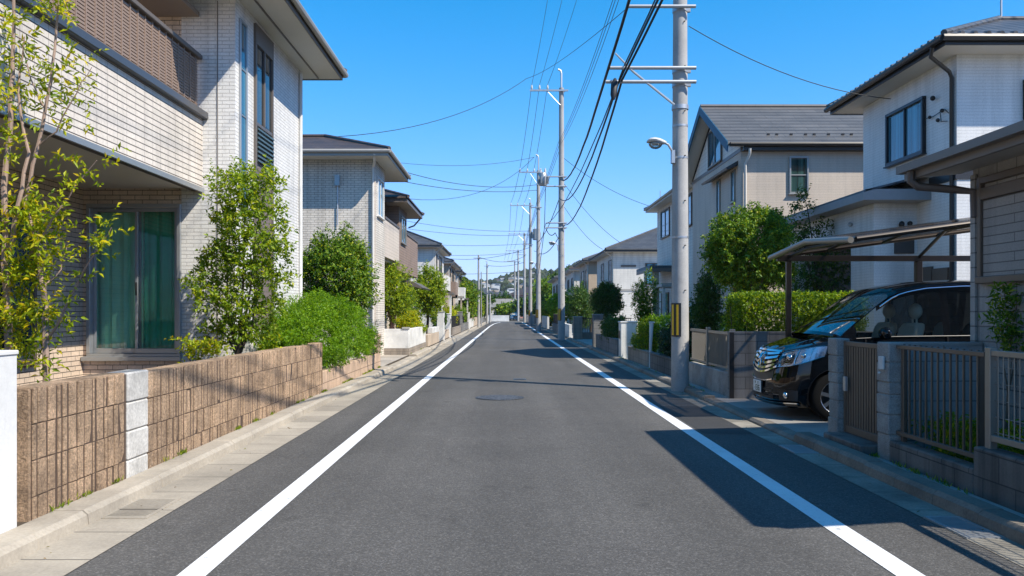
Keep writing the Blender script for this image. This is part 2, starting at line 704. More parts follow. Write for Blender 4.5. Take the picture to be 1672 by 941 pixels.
def concrete(name, c, joint=None, jw=.008, dirt=.3, var=.12, rough=.85, axis=1, bump=.35):
    t = NT(name)
    n1 = t.ramp(t.noise(1.3, 6, .65), [(.3, 1 - dirt), (.65, 1.06)])
    n2 = t.ramp(t.noise(45, 5, .6), [(.3, 1 - var), (.7, 1 + var)])
    cc = t.mix(1.0, t.mix(1.0, n1, n2, 'MULTIPLY'), c, 'MULTIPLY')
    stain = t.ramp(t.noise(5, 6, .7), [(.6, 1.0), (.72, 1 - dirt * .8)])
    cc = t.mix(1.0, cc, stain, 'MULTIPLY')
    h = t.noise(120, 4)
    if joint:
        sp = t.n('SeparateXYZ', {0: t.pos()})
        f = t.math('FRACT', t.math('DIVIDE', sp.outputs[axis], joint))
        k = t.math('LESS_THAN', f, jw / joint)
        cc = t.mix(k, cc, mul3(c, .25))
        h = t.math('SUBTRACT', h, t.math('MULTIPLY', k, 3.0))
        cell = t.n('TexWhiteNoise', {'W': t.math('FLOOR', t.math('DIVIDE', sp.outputs[axis], joint))}, noise_dimensions='1D').outputs['Value']
        cc = t.mix(1.0, cc, t.ramp(cell, [(0, .86), (1, 1.08)]), 'MULTIPLY')
    t.p(Base_Color=cc, Roughness=rough, Normal=t.bump(h, bump, .004))
    return t.m


M['asphalt'] = asphalt()
M['paint'] = paint()
M['gutter'] = concrete('gutter_concrete', (.36, .315, .25), .6, .014)
M['kerb'] = concrete('kerb_concrete', (.39, .34, .27), None, dirt=.35)
M['drive'] = concrete('driveway_concrete', (.34, .32, .29), 2.4, .012)
M['drive_y'] = M['drive']
M['block'] = brick('grey_block', (.27, .265, .26), (.20, .20, .195), (.12, .12, .115), .4, .2, .006, .5, .9, .6, 90, .35)
M['block_pale'] = brick('pale_grey_block', (.46, .455, .45), (.40, .395, .39), (.2, .2, .195), .4, .2, .006, .5, .9, .6, 90, .25)
M['block_dark'] = brick('weathered_block', (.21, .19, .17), (.165, .15, .135), (.08, .075, .07), .4, .2, .006, .5, .9, .6, 70, .5)
M['block_warm'] = brick('beige_block', (.36, .30, .24), (.31, .26, .21), (.2, .17, .14), .4, .2, .006, .5, .9, .5, 70, .35)
M['white_render'] = concrete('white_render', (.64, .635, .615), None, dirt=.22, var=.05, rough=.8, bump=.2)
M['white_stain'] = concrete('stained_white_render', (.66, .65, .62), None, dirt=.35, var=.06, rough=.85, bump=.3)
M['grey_render'] = concrete('grey_render', (.38, .37, .35), None, dirt=.3, var=.06)
M['beige_render'] = concrete('beige_render', (.46, .37, .28), None, dirt=.25, var=.06)
M['pole'] = concrete('pole_concrete', (.36, .35, .335), None, dirt=.25, var=.10, bump=.3)
M['steel'] = plain('galvanised_steel', (.42, .43, .44), .45, .7, .12, 20)
M['alu'] = plain('aluminium', (.36, .37, .37), .38, .6, .06, 8)
M['alu_bronze'] = plain('bronze_aluminium', (.125, .096, .074), .45, .3, .12, 12)
M['alu_champ'] = plain('champagne_aluminium', (.26, .235, .20), .42, .4, .08, 12)
M['dark_metal'] = plain('dark_metal', (.035, .033, .032), .4, .3, .1, 10)
M['black'] = plain('black_plastic', (.012, .012, .013), .45, 0, .1, 10)
M['rubber'] = plain('tyre_rubber', (.009, .009, .009), .9, 0, .15, 30, bump=.2, spec=.08)
M['cable'] = plain('cable_sheath', (.012, .012, .014), .6)
M['wire'] = plain('bare_wire', (.05, .055, .065), .5, .3)
M['porcelain'] = plain('porcelain', (.55, .54, .52), .25)
M['yellow'] = plain('yellow_reflector', (.75, .42, .01), .5, 0, .15, 20)
M['glass'] = glassmat('window_glass')
M['glass_blue'] = glassmat('blue_window_glass', (.03, .10, .14), .03, .3, 0, 1.0)
M['glass_green'] = glassmat('green_window_glass', (.02, .05, .045), .04, .3)
M['soil'] = plain('garden_soil', (.06, .045, .03), .95, 0, .4, 3, bump=.8, bscale=25)
M['bark'] = plain('grey_bark', (.17, .12, .085), .85, 0, .35, 18, bump=.6, bscale=45)
M['bark_dark'] = plain('dark_bark', (.07, .05, .035), .9, 0, .35, 18, bump=.6, bscale=45)
M['bark_pale'] = plain('pale_bark', (.30, .21, .16), .8, 0, .3, 14, bump=.5, bscale=60)

M['lf_yellow'] = leafmat('yellow_green_leaves', [(0, (.12, .20, .010)), (.35, (.25, .33, .014)), (.75, (.42, .44, .016)), (1, (.52, .40, .016))], .45)
M['lf_fresh'] = leafmat('fresh_green_leaves', [(0, (0.094, 0.170, 0.016)), (.5, (0.189, 0.282, 0.018)), (.85, (0.302, 0.377, 0.022)), (1, (0.415, 0.415, 0.022))], .4)
M['lf_bright'] = leafmat('bright_green_leaves', [(0, (0.081, 0.176, 0.008)), (.5, (0.135, 0.270, 0.011)), (1, (0.216, 0.338, 0.014))], .4)
M['lf_mid'] = leafmat('mid_green_leaves', [(0, (0.048, 0.116, 0.012)), (.5, (0.097, 0.193, 0.018)), (.85, (0.193, 0.289, 0.020)), (1, (0.366, 0.366, 0.023))], .3)
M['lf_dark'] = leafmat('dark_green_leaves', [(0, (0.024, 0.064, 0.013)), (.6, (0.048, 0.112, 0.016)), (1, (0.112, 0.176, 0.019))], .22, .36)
M['lf_hedge'] = leafmat('hedge_leaves', [(0, (.05, .11, .009)), (.5, (.10, .19, .010)), (.85, (.21, .30, .013)), (1, (.38, .40, .013))], .35)
M['lf_pine'] = leafmat('blue_green_leaves', [(0, (0.018, 0.045, 0.021)), (1, (0.045, 0.083, 0.039))], .15)

# ------------------------------------------------------------------ ground, road, kerbs


def sheet(name, mat, x0, x1, y0, y1, z, nx=1, ny=1):
    mb = MB()
    vs_, fs = [], []
    for j in range(ny + 1):
        for i in range(nx + 1):
            vs_.append((x0 + (x1 - x0) * i / nx, y0 + (y1 - y0) * j / ny, z))
    for j in range(ny):
        for i in range(nx):
            a = j * (nx + 1) + i
            fs.append((a, a + 1, a + nx + 2, a + nx + 1))
    mb.add(vs_, fs)
    return mb.build(name, mat, kind='structure')


YE = 114.0
M['ground'] = plain('open_ground', (.12, .105, .08), .95, 0, .35, .05)
sheet('ground', M['ground'], -1000, 1000, -60, 1400, -.012)
sheet('road', M['asphalt'], -2.51, 3.02, -8, YE, 0)
sheet('cross_road', M['asphalt'], -60, 60, YE, YE + 6, -.004)


def ribbon(name, mat, pts, w, z):
    """painted stripe following pts (x, y)"""
    mb = MB()
    vs_ = []
    for x, y in pts:
        vs_ += [(x - w / 2, y, z), (x + w / 2, y, z)]
    mb.add(vs_, [(2 * i, 2 * i + 1, 2 * i + 3, 2 * i + 2) for i in range(len(pts) - 1)])
    return mb.build(name, mat, kind='structure')


ribbon('road_marking', M['paint'], [(-1.79, -8), (-1.79, 20), (-1.78, 60), (-1.76, 80), (-1.62, 95), (-1.3, 105), (-.9, 111)], .165, .004)
ribbon('road_marking', M['paint'], [(2.29, -8), (2.28, 30), (2.26, 70), (2.2, 95), (2.1, 111)], .165, .004)
# dark sheet that paints the carport's shadow onto the road edge
sheet('carport_shade_patch', concrete('shaded_asphalt', (.036, .034, .033), None, dirt=.2, var=.3), 2.42, 3.019, 9.75, 12.6, .004)
# concrete gutters
sheet('gutter_apron', M['gutter'], -2.99, -2.512, -8, YE, .003)
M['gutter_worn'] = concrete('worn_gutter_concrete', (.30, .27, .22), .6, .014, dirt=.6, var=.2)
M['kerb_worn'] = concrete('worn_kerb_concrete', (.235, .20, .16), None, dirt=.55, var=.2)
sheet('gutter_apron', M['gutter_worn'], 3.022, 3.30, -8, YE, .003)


def kerb(name, xf, xb, prof, y0, y1):
    rnd = random.Random(int(abs(xf) * 100))
    mb = MB()
    y = y0
    while y < y1:
        h = prof(y)
        L = .6 if y < 40 else 3.0
        j = rnd.uniform(-.004, .004)
        s = 1 if xb > xf else -1
        p = [(xf + j, -.05), (xb, -.05), (xb, h + j), (xf + s * .05 + j, h + j), (xf + s * .015 + j, h - .03 + j)]
        mb.extr(p, 'y', y + .003, y + L - .003)
        y += L
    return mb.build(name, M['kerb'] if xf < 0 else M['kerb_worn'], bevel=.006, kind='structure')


kerb('kerb', -2.93, -3.19, lambda y: .105 if y < 20.4 or (26 < y < 31.4) else .05, -4, YE - 1)
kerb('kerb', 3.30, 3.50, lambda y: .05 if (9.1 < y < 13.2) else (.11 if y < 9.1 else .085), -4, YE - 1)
mb = MB(); mb.box(-60, -3.192, -8, YE - 1, -.2, .09); mb.build('left_lots_ground', M['soil'], kind='structure')
mb = MB(); mb.box(3.502, 60, -8, YE - 1, -.2, .045); mb.build('right_lots_ground', M['drive'], kind='structure')
M['paving'] = concrete('paving_concrete', (.40, .35, .29), 1.2, .01)
for y0, y1 in ((20.35, 25.8), (37.6, 39.6), (44.3, 47.0), (56, 58), (66.6, 68.6)):
    sheet('driveway', M['paving'], -12, -3.195, y0, y1, .096)

# ------------------------------------------------------------------ covers and grates set in the road
t = thing('manhole_cover', 'round patterned iron manhole cover in the middle of the road', 'manhole cover', (-.13, 13.85, 0))
mb = MB(); mb.cyl((-.13, 13.85, -.02), (-.13, 13.85, .006), .42, n=48)
mb.build('rim', plain('iron_rim', (.06, .06, .062), .6, .6, .2, 30), t)
tm = NT('iron_cover')
vv = tm.n('TexVoronoi', {'Vector': tm.pos(), 'Scale': 17.0}, feature='DISTANCE_TO_EDGE')
kk = tm.ramp(vv.outputs['Distance'], [(.06, 1.0), (.16, 0.0)])
tm.p(Base_Color=tm.mix(kk, (.13, .13, .135), (.03, .03, .032)), Roughness=.65, Metallic=.3, Normal=tm.bump(kk, -.8, .01))
mb = MB(); mb.cyl((-.13, 13.85, -.02), (-.13, 13.85, .010), .385, n=48)
mb.build('cover_plate', tm.m, t)

t = thing('valve_cover', 'small dark iron valve cover in the asphalt beyond the manhole', 'valve cover', (.28, 17.6, 0))
mb = MB(); mb.box(.14, .42, 17.5, 17.72, -.02, .006); mb.build('rim', M['dark_metal'], t)
mb = MB(); mb.box(.16, .40, 17.52, 17.70, -.02, .009); mb.build('lid', M['dark_metal'], t)


def grate(label, x0, x1, y0, y1, fm='steel', bm_='steel'):
    t = thing('drain_grate', label, 'drain grate', ((x0 + x1) / 2, (y0 + y1) / 2, 0))
    f = MB()
    f.box(x0, x1, y0, y0 + .03, -.01, .011); f.box(x0, x1, y1 - .03, y1, -.01, .011)
    f.box(x0, x0 + .03, y0 + .03, y1 - .03, -.01, .011); f.box(x1 - .03, x1, y0 + .03, y1 - .03, -.01, .011)
    f.build('frame', M[fm], t)
    b = MB(); n = 15
    for i in range(n):
        y = y0 + .045 + (y1 - y0 - .09) * i / (n - 1)
        b.box(x0 + .031, x1 - .031, y - .009, y + .009, -.005, .0095)
    b.build('bars', M[bm_], t)
    p = MB(); p.box(x0 + .031, x1 - .031, y0 + .031, y1 - .031, -.008, .0045); p.build('pit', M['black'], t)


grate('slotted concrete drain cover in the gutter beside the brown block wall', -2.95, -2.6, 5.75, 6.35, 'gutter', 'gutter')
grate('steel drain grate in the gutter before the mesh fence panel', 3.03, 3.29, 5.25, 5.8)
grate('steel drain grate in the gutter by the car and brown gate', 3.03, 3.29, 8.4, 8.9)

# ================================================================== LEFT SIDE
def house_root(label, x, y):
    return thing('house', label, 'house', (x, y, 0))


def wallbox(parent, mat, x0, x1, y0, y1, z0, z1, name='wall'):
    mb = MB(); mb.box(x0, x1, y0, y1, z0, z1)
    return mb.build(name, mat, parent)


# ---- gate wall at the left edge
t = thing('gate_wall', 'smooth white rendered gate wall at the left edge of the pavement', 'wall', (-3.27, 3, 0))
wallbox(t, M['white_render'], -3.36, -3.19, .5, 5.18, 0, 1.22, 'wall_body')
mb = MB(); mb.box(-3.37, -3.18, .5, 5.19, 1.22, 1.25); mb.build('coping', M['white_render'], t, bevel=.006)

# ---- brown split-face block wall
tm = NT('split_face_block')
sp = tm.n('SeparateXYZ', {0: tm.pos()})
n1 = tm.ramp(tm.noise(3.0, 6, .65), [(.34, .55), (.62, 1.08)])
n2 = tm.ramp(tm.noise(45, 6, .8), [(.32, .32), (.7, 1.3)])
cc = tm.mix(1.0, tm.mix(1.0, n1, n2, 'MULTIPLY'), (.80, .545, .345), 'MULTIPLY')
isl = tm.ramp(tm.n('NewGeometry').outputs['Random Per Island'], [(0, .90), (1, 1.06)])
cc = tm.mix(1.0, cc, isl, 'MULTIPLY')
hh = tm.math('ADD', tm.noise(38, 6, .75), tm.math('MULTIPLY', tm.noise(130, 4), .4))
tm.p(Base_Color=cc, Roughness=.95, Normal=tm.bump(hh, 1.0, .05))
M['split'] = tm.m
tm = NT('brown_block_smooth')
n1 = tm.ramp(tm.noise(2.2, 6, .65), [(.3, .7), (.6, 1.05)])
n2 = tm.ramp(tm.noise(60, 4, .6), [(.3, .8), (.7, 1.15)])
rib = tm.ramp(tm.noise(1, 3, .5, tm.scaled(1, 22, .6)), [(.35, .72), (.55, 1.05)])
cc = tm.mix(1.0, tm.mix(1.0, tm.mix(1.0, n1, n2, 'MULTIPLY'), rib, 'MULTIPLY'), (.54, .38, .265), 'MULTIPLY')
bk = tm.n('TexBrick', {'Vector': tm.wall(), 'Color1': (1, 1, 1), 'Color2': (.93, .93, .93), 'Mortar': (.35, .33, .32), 'Scale': 1.0, 'Mortar Size': .006, 'Brick Width': 1.2, 'Row Height': .245})
cc = tm.mix(1.0, cc, bk.outputs['Color'], 'MULTIPLY')
tm.p(Base_Color=cc, Roughness=.92, Normal=tm.bump(tm.math('SUBTRACT', tm.noise(70, 4), bk.outputs['Fac']), .5, .01))
M['brown_smooth'] = tm.m

bw = thing('block_wall', 'long brown split-face block wall with a lower stretch at its far end', 'wall', (-3.28, 12, 0))
XW = -3.2


M['core'] = plain('dirty_joint', (.075, .048, .032), .95, 0, .4, 9)


def ribbed(name, y0, y1, z0, z1, courses, seed, pitch=.1):
    rnd = random.Random(seed)
    mb = MB()
    wds = []
    q = y0
    while q < y1 - .02:
        wds.append(min(rnd.choice((.055, .065, .08, .10, .12)), y1 - q))
        q += wds[-1]
    gps = [rnd.choice((.016, .020, .023, .028)) for _ in wds]
    ch = (z1 - z0) / courses
    # backing a little behind the ribs
    core = MB()
    core.box(XW - .19, XW - .007, y0, y1 - .002, z0, z1 - .012)
    core.build('wall_core', M['core'], bw)
    mb.box(XW - .19, XW - .012, y0 - .03, y0 - .002, z0, z1 - .004)
    mb.box(XW - .19, XW - .02, y0, y1, z1 - .011, z1)
    for c in range(courses):
        y = y0
        k = 0
        while y < y1 - .02:
            w = wds[k] if rnd.random() < .999 else wds[k]
            d = rnd.uniform(-.006, .007)
            za, zb = z0 + c * ch + (.004 if c else 0), z0 + (c + 1) * ch - .004
            a, b = y + .002, y + w - gps[k]
            x = XW + d
            # a rib with broken, slightly slanted face
            j = [rnd.uniform(-.003, .003) for _ in range(4)]
            ring0 = [(XW - .02, a, za), (XW - .02, b, za), (XW - .02, b, zb), (XW - .02, a, zb)]
            ring1 = [(x - .003, a, za), (x - .003, b, za), (x - .003, b, zb), (x - .003, a, zb)]
            e = rnd.uniform(.006, .012)
            ring2 = [(x + j[0], a + e, za + .005), (x + j[1], b - e, za + .005), (x + j[2], b - e, zb - .005), (x + j[3], a + e, zb - .005)]
            mb.loft([ring0, ring1, ring2])
            y += w
            k += 1
            if k >= len(wds):
                break
    return mb.build(name, M['split'], bw)


ribbed('ribbed_panel', 5.37, 6.70, .0, .985, 4, 3)
ribbed('ribbed_panel', 7.10, 13.8, .0, .965, 4, 5)
mb = MB()
for i, (a, b) in enumerate(((.0, .24), (.245, .485), (.49, .73), (.735, .985))):
    mb.box(XW - .19, XW + .006 + .004 * (i % 2), 6.71, 7.09, a, b)
tmp = concrete('pale_weathered_block', (.55, .53, .49), None, dirt=.65, var=.22)
mb.build('pillar', tmp, bw, bevel=.012)
mb = MB()
mb.box(XW - .19, XW - .01, 13.805, 20.2, 0, .46)
mb.box(XW - .19, XW - .008, 19.0, 20.25, .461, .94)
mb.build('low_wall', M['brown_smooth'], bw, bevel=.01)

# ---- white tiled house -------------------------------------------------------------
H1 = house_root('large white tiled house with a louvred balcony at the left', -6.5, 11)
M['tile'] = brick('cream_wall_tile', (.74, .66, .57), (.68, .61, .52), (.36, .31, .26), .24, .078, .004, 0.0, .55, .6, 45, .17, hline=(.013, (.07, .055, .045)))
M['tile_big'] = brick('recess_wall_tile', (.74, .58, .44), (.66, .52, .395), (.25, .20, .155), .23, .075, .006, .5, .6, .6, 45, .15, hline=(.010, (.10, .08, .065)))
M['tile_white'] = brick('white_wall_brick', (.80, .78, .74), (.74, .72, .68), (.52, .50, .47), .22, .058, .005, .5, .6, .9, 50, .15, dist=.01)
M['soffit'] = plain('soffit_board', (.60, .57, .52), .7, 0, .05, 3)
M['soffit_brown'] = plain('brown_soffit', (.26, .21, .17), .7, 0, .08, 3)
M['fascia_brown'] = plain('brown_fascia', (.13, .11, .095), .45, .1, .1, 5)
M['fascia_grey'] = plain('grey_fascia', (.34, .32, .29), .45, .1, .1, 5)
M['roof_brown'] = rooftile('brown_roof_tile', (.075, .052, .042), (.055, .038, .032), .11, .3)
M['roof_grey'] = rooftile('grey_roof_tile', (.085, .085, .088), (.065, .065, .07), .11, .3)
M['roof_slate'] = rooftile('slate_roof_tile', (.12, .112, .105), (.095, .09, .085), .16, .9)
M['roof_pan'] = rooftile('pantile', (.085, .078, .075), (.06, .056, .055), .13, .3, .35, .45)

DX0, DX1, DZ0, DZ1 = -6.48, -5.03, .78, 3.16
mb = MB()
mb.box(-10.5, -4.2, 12.72, 16.15, .09, 6.42)                       # mass behind the facade
mb.box(-6.55, DX1, 12.3, 12.72, .36, DZ0)
mb.box(-6.55, DX1, 12.3, 12.72, DZ1, 3.37)
mb.box(-6.55, DX0, 12.3, 12.72, DZ0, DZ1)
mb.box(-10.5, DX1, 12.3, 12.72, 3.37, 6.42)
mb.build('recess_wall', M['tile_big'], H1)
mb = MB()
mb.box(DX1, -4.2, 12.3, 12.72, .09, 6.42)
mb.box(-10.5, -4.2 + .004, 12.725, 16.155, .09, 6.425)
mb.build('wall', M['tile_white'], H1)
mb = MB(); mb.box(-4.48, -4.465, 12.29, 12.303, .3, 6.3)
mb.build('joint_strip', plain('sealant', (.22, .20, .18), .7), H1)
wallbox(H1, M['tile_big'], -11, -6.55, 1.5, 12.3, .09, 6.42, 'side_wall')
mb = MB(); mb.box(-6.60, -4.6, 12.22, 12.30, .30, .36); mb.box(-6.56, -6.48, 2, 12.22, .30, .36)
mb.build('plinth_ledge', M['grey_render'], H1, bevel=.006)
mb = MB(); mb.box(-6.55, -4.6, 12.27, 12.30, .09, .298); mb.build('plinth', M['grey_render'], H1)

# balcony
mb = MB(); mb.box(-4.86, -4.70, 1.5, 12.29, 3.36, 4.46); mb.build('balcony_parapet', M['tile'], H1)
mb = MB(); mb.box(-6.55, -4.862, 1.5, 12.29, 3.40, 3.55); mb.build('balcony_floor', M['soffit'], H1)
mb = MB(); mb.box(-4.93, -4.61, 1.5, 12.295, 4.462, 4.57); mb.build('balcony_sill', plain('dark_sill', (.10, .10, .105), .3, .5, .1, 4), H1, bevel=.01)
mb = MB()
M['louvre'] = plain('brown_louvre', (.26, .185, .14), .55, .05, .12, 14)
z = 4.60
while z < 5.36:
    mb.add([(-4.80, 1.5, z), (-4.80, 12.2, z), (-4.745, 12.2, z - .012), (-4.745, 1.5, z - .012),
            (-4.80, 1.5, z + .03), (-4.80, 12.2, z + .03), (-4.745, 12.2, z + .018), (-4.745, 1.5, z + .018)],
           [(0, 1, 2, 3), (4, 7, 6, 5), (0, 4, 5, 1), (1, 5, 6, 2), (2, 6, 7, 3), (3, 7, 4, 0)])
    z += .043
scr = mb.build('louvre_screen', M['louvre'], H1)
mb = MB()
y = 1.6
while y < 12.25:
    mb.box(-4.815, -4.735, y, y + .022, 4.572, 5.38)
    y += .21
mb.build('stile', M['louvre'], scr)
mb = MB(); mb.box(-4.86, -4.69, 1.5, 12.27, 5.38, 5.45); mb.build('top_rail', M['fascia_brown'], scr, bevel=.01)
mb = MB(); mb.box(-4.70, -4.665, 1.5, 12.27, 3.33, 3.40); mb.build('drip_edge', M['alu'], H1)

# sliding door with curtains
dd = MB()
fw = .06
dd.box(DX0, DX1, 12.25, 12.42, DZ0, DZ0 + .07)
dd.box(DX0, DX1, 12.25, 12.42, DZ1 - .06, DZ1)
dd.box(DX0, DX0 + fw, 12.25, 12.42, DZ0 + .07, DZ1 - .06)
dd.box(DX1 - fw, DX1, 12.25, 12.42, DZ0 + .07, DZ1 - .06)
dd.box(DX0 - .06, DX1 + .02, 12.20, 12.25, DZ0 - .04, DZ0 + .03)
door = dd.build('sliding_door', M['alu'], H1, bevel=.006)
mid = (DX0 + DX1) / 2 + .04
for (a, b, yy) in ((DX0 + fw, mid + .03, 12.35), (mid - .03, DX1 - fw, 12.29)):
    s = MB()
    s.box(a, b, yy, yy + .035, DZ0 + .071, DZ0 + .15); s.box(a, b, yy, yy + .035, DZ1 - .115, DZ1 - .061)
    s.box(a, a + .045, yy, yy + .035, DZ0 + .15, DZ1 - .115); s.box(b - .045, b, yy, yy + .035, DZ0 + .15, DZ1 - .115)
    s.build('sash', M['alu'], door, bevel=.004)
    g = MB(); g.box(a + .045, b - .045, yy + .014, yy + .02, DZ0 + .15, DZ1 - .115)
    g.build('pane', clearglass('door_glass', (.95, .98, .96), .25), door)
mb = MB(); mb.box(mid - .02, mid + .005, 12.27, 12.289, 1.75, 1.95); mb.build('handle', M['dark_metal'], door)


def curtain(a, b, y, z0, z1, amp, n, mat, seed):
    rnd = random.Random(seed)
    mb = MB(); vs_ = []
    for i in range(n + 1):
        u = i / n
        x = a + (b - a) * u
        d = amp * math.sin(u * n * .62 + rnd.uniform(-.5, .5)) + rnd.uniform(-.006, .006)
        for zz in (z0, (z0 + z1) / 2, z1):
            vs_.append((x, y + d * (1.0 if zz < z1 else .5), zz))
    mb.add(vs_, [(3 * i + k, 3 * (i + 1) + k, 3 * (i + 1) + k + 1, 3 * i + k + 1) for i in range(n) for k in (0, 1)])
    mb.build('curtain', mat, H1, smooth=True, recalc=False)


curtain(DX0, mid, 12.52, DZ0, DZ1, .028, 46, plain('pale_green_curtain', (.34, .76, .54), .9, 0, .12, 5), 2)  # paler than its pair: the reflection in the left pane put into the cloth
curtain(mid, DX1, 12.55, DZ0, DZ1, .03, 40, plain('green_curtain', (.05, .42, .24), .85, 0, .2, 5), 4)

# narrow windows in the road-facing wall
window(H1, '+X', -4.196, 12.46, 12.80, 3.1, 6.1, M['alu'], M['glass_blue'], .03, 0, .045, bars=3)
wn = MB()
for a, b in ((13.18, 13.23), (14.12, 14.17)):
    wn.box(-4.21, -4.15, a, b, 1.2, 6.28)
wn.box(-4.21, -4.15, 13.23, 14.12, 5.95, 6.28)
wn.box(-4.21, -4.155, 13.66, 13.70, 4.66, 5.95)
wn.box(-4.21, -4.16, 13.23, 14.12, 4.60, 4.66)
w1 = wn.build('tall_window', M['fascia_brown'], H1, bevel=.005)
mb = MB(); mb.box(-4.20, -4.185, 13.231, 14.119, 4.661, 5.949); mb.build('pane', M['glass'], w1)
mb = MB()
z = 4.0
while z < 4.58:
    mb.box(-4.19, -4.13, 13.23, 14.12, z, z + .03); z += .075
mb.build('louvre', plain('teal_grey_louvre', (.10, .14, .14), .4, .4), w1)
mb = MB(); z = 1.2
while z < 3.97:
    mb.box(-4.20, -4.178, 13.232, 14.118, z, z + .088); z += .092
mb.build('panel', plain('brown_cladding', (.17, .13, .115), .6), w1)
mb = MB(); mb.cyl((-4.16, 16.05, .1), (-4.16, 16.05, 6.3), .035); mb.build('downpipe', M['white_render'], H1, smooth=True)
mb = MB(); mb.box(-11, -4.75, 11.4, 12.29, 6.05, 6.12); mb.box(-11, -4.35, 11.4, 11.45, 6.05, 6.25)
mb.build('roof_beam', M['soffit_brown'], H1)
hip_roof(H1, -12.4, -3.45, 10.7, 16.72, 6.56, .34, M['roof_brown'], M['fascia_brown'], M['soffit'], .15)
gutter(H1, M['fascia_grey'], [((-3.39, 10.7, 6.47), (-3.39, 16.76, 6.47)), ((-3.39, 16.76, 6.47), (-12.4, 16.76, 6.47))], .055)
mb = MB(); mb.box(-3.95, -3.92, 10.8, 16.6, 6.352, 6.366); mb.build('soffit_joint', M['fascia_brown'], H1)
# dark side window behind the near tree
window(H1, '+X', -6.55, 8.4, 11.0, .8, 3.0, M['alu_bronze'], M['glass'], .06, 1)

# ---- grey brick house -------------------------------------------------------------
M['brick_grey'] = brick('grey_beige_brick', (.76, .70, .61), (.69, .63, .55), (.32, .29, .25), .22, .07, .007, .5, .8, .7, 40, .22)
M['cream_siding'] = brick('cream_siding', (.62, .54, .46), (.60, .52, .44), (.42, .36, .30), 3.0, .11, .006, .5, .7, .5, 40, .12)
M['brown_siding'] = brick('brown_siding', (.30, .215, .165), (.28, .20, .155), (.13, .095, .075), 3.0, .10, .006, .5, .7, .6, 40, .15)
H2 = house_root('grey brick house with brown tiled roof beyond the white house', -7.5, 26)
wallbox(H2, M['brick_grey'], -11.6, -4.0, 24.1, 26.0, .09, 6.2)
wallbox(H2, M['brick_grey'], -11.6, -5.3, 26.0, 27.7, .09, 6.2, 'rear_wall')
mb = MB(); mb.box(-4.02, -3.985, 24.08, 24.2, .09, 6.15); mb.build('corner_trim', M['cream_siding'], H2)
hip_roof(H2, -12.3, -3.5, 23.4, 28.2, 6.3, .36, M['roof_brown'], M['fascia_grey'], M['soffit'], .16)
gutter(H2, M['fascia_grey'], [((-12.3, 23.35, 6.22), (-3.44, 23.35, 6.22)), ((-3.44, 23.35, 6.22), (-3.44, 28.2, 6.22))])
mb = MB(); mb.tube([(-3.9, 23.4, 6.14), (-3.95, 23.7, 5.95), (-4.05, 24.05, 5.85), (-4.05, 24.05, .1)], .04, 8); mb.build('downpipe', M['soffit'], H2, smooth=True)
mb = MB(); mb.box(-5.2, -5.05, 23.98, 24.1, 5.3, 5.62); mb.tube([(-5.12, 24.05, 5.3), (-5.12, 24.05, 4.1)], .022, 6)
mb.build('vent_hood', M['steel'], H2)
window(H2, '+X', -4.0, 24.45, 25.6, 4.45, 5.65, M['white_render'], M['glass_blue'], .05, 1)
window(H2, '-Y', 24.1, -7.0, -6.35, 4.3, 5.6, M['alu'], M['glass_green'], .05, 0)
mb = MB(); mb.tube([(-8.5, 25.8, 7.6), (-8.5, 25.8, 8.35)], .05, 8); mb.box(-8.6, -8.35, 25.75, 25.85, 8.35, 8.43); mb.build('roof_vent', M['steel'], H2)

# ---- beige and brown house with balconies -------------------------------------------
H3 = house_root('low-eaved beige and brown house with two street balconies', -7.0, 31)
wallbox(H3, M['cream_siding'], -11, -5.2, 27.72, 36.0, .09, 5.4)
wallbox(H3, M['cream_siding'], -5.2, -4.4, 26.2, 36.0, .09, 3.2, 'porch_wall')
wallbox(H3, M['brown_siding'], -5.2, -4.0, 29.5, 31.7, 3.0, 5.4, 'bay_wall')
mb = MB(); mb.box(-4.12, -4.0, 26.02, 29.49, 3.3, 4.55); mb.box(-5.2, -4.12, 26.02, 29.49, 3.22, 3.4)
b = mb.build('balcony', M['cream_siding'], H3)
mb = MB(); mb.box(-4.15, -3.97, 26.02, 29.49, 4.552, 4.62); mb.build('rail', M['alu_bronze'], b)
mb = MB(); mb.box(-4.12, -4.0, 31.71, 35.6, 3.0, 4.55); mb.box(-5.2, -4.12, 31.71, 35.6, 3.0, 3.15)
b = mb.build('balcony', M['brown_siding'], H3); b['label'] = 'brown sided balcony beyond the bay window'
mb = MB(); mb.box(-4.15, -3.97, 31.71, 35.6, 4.552, 4.61); mb.build('rail', M['alu_bronze'], b)
window(H3, '+X', -4.0, 29.9, 31.3, 4.1, 5.1, M['alu_champ'], M['glass_blue'], .05, 1)
window(H3, '+X', -5.2, 27.9, 29.3, 3.5, 5.2, M['alu_champ'], M['glass_blue'], .05, 1)
window(H3, '+X', -5.2, 32.5, 34.5, 3.4, 5.2, M['alu_champ'], M['glass'], .05, 1)
hip_roof(H3, -11.6, -3.55, 28.3, 33.4, 5.6, .36, M['roof_brown'], M['fascia_brown'], M['soffit_brown'], .16)
mb = MB(); mb.tube([(-3.62, 33.3, 5.4), (-3.9, 33.4, 5.1), (-4.1, 33.2, 5.0)], .035, 7); mb.build('downpipe', M['fascia_grey'], H3, smooth=True)
mb = MB(); mb.extr([(-3.9, 2.55), (-3.55, 2.45), (-3.5, 2.5), (-3.9, 2.75), (-5.2, 2.9), (-5.2, 2.7)], 'y', 33.0, 36.4)
mb.build('canopy', M['fascia_brown'], H3)

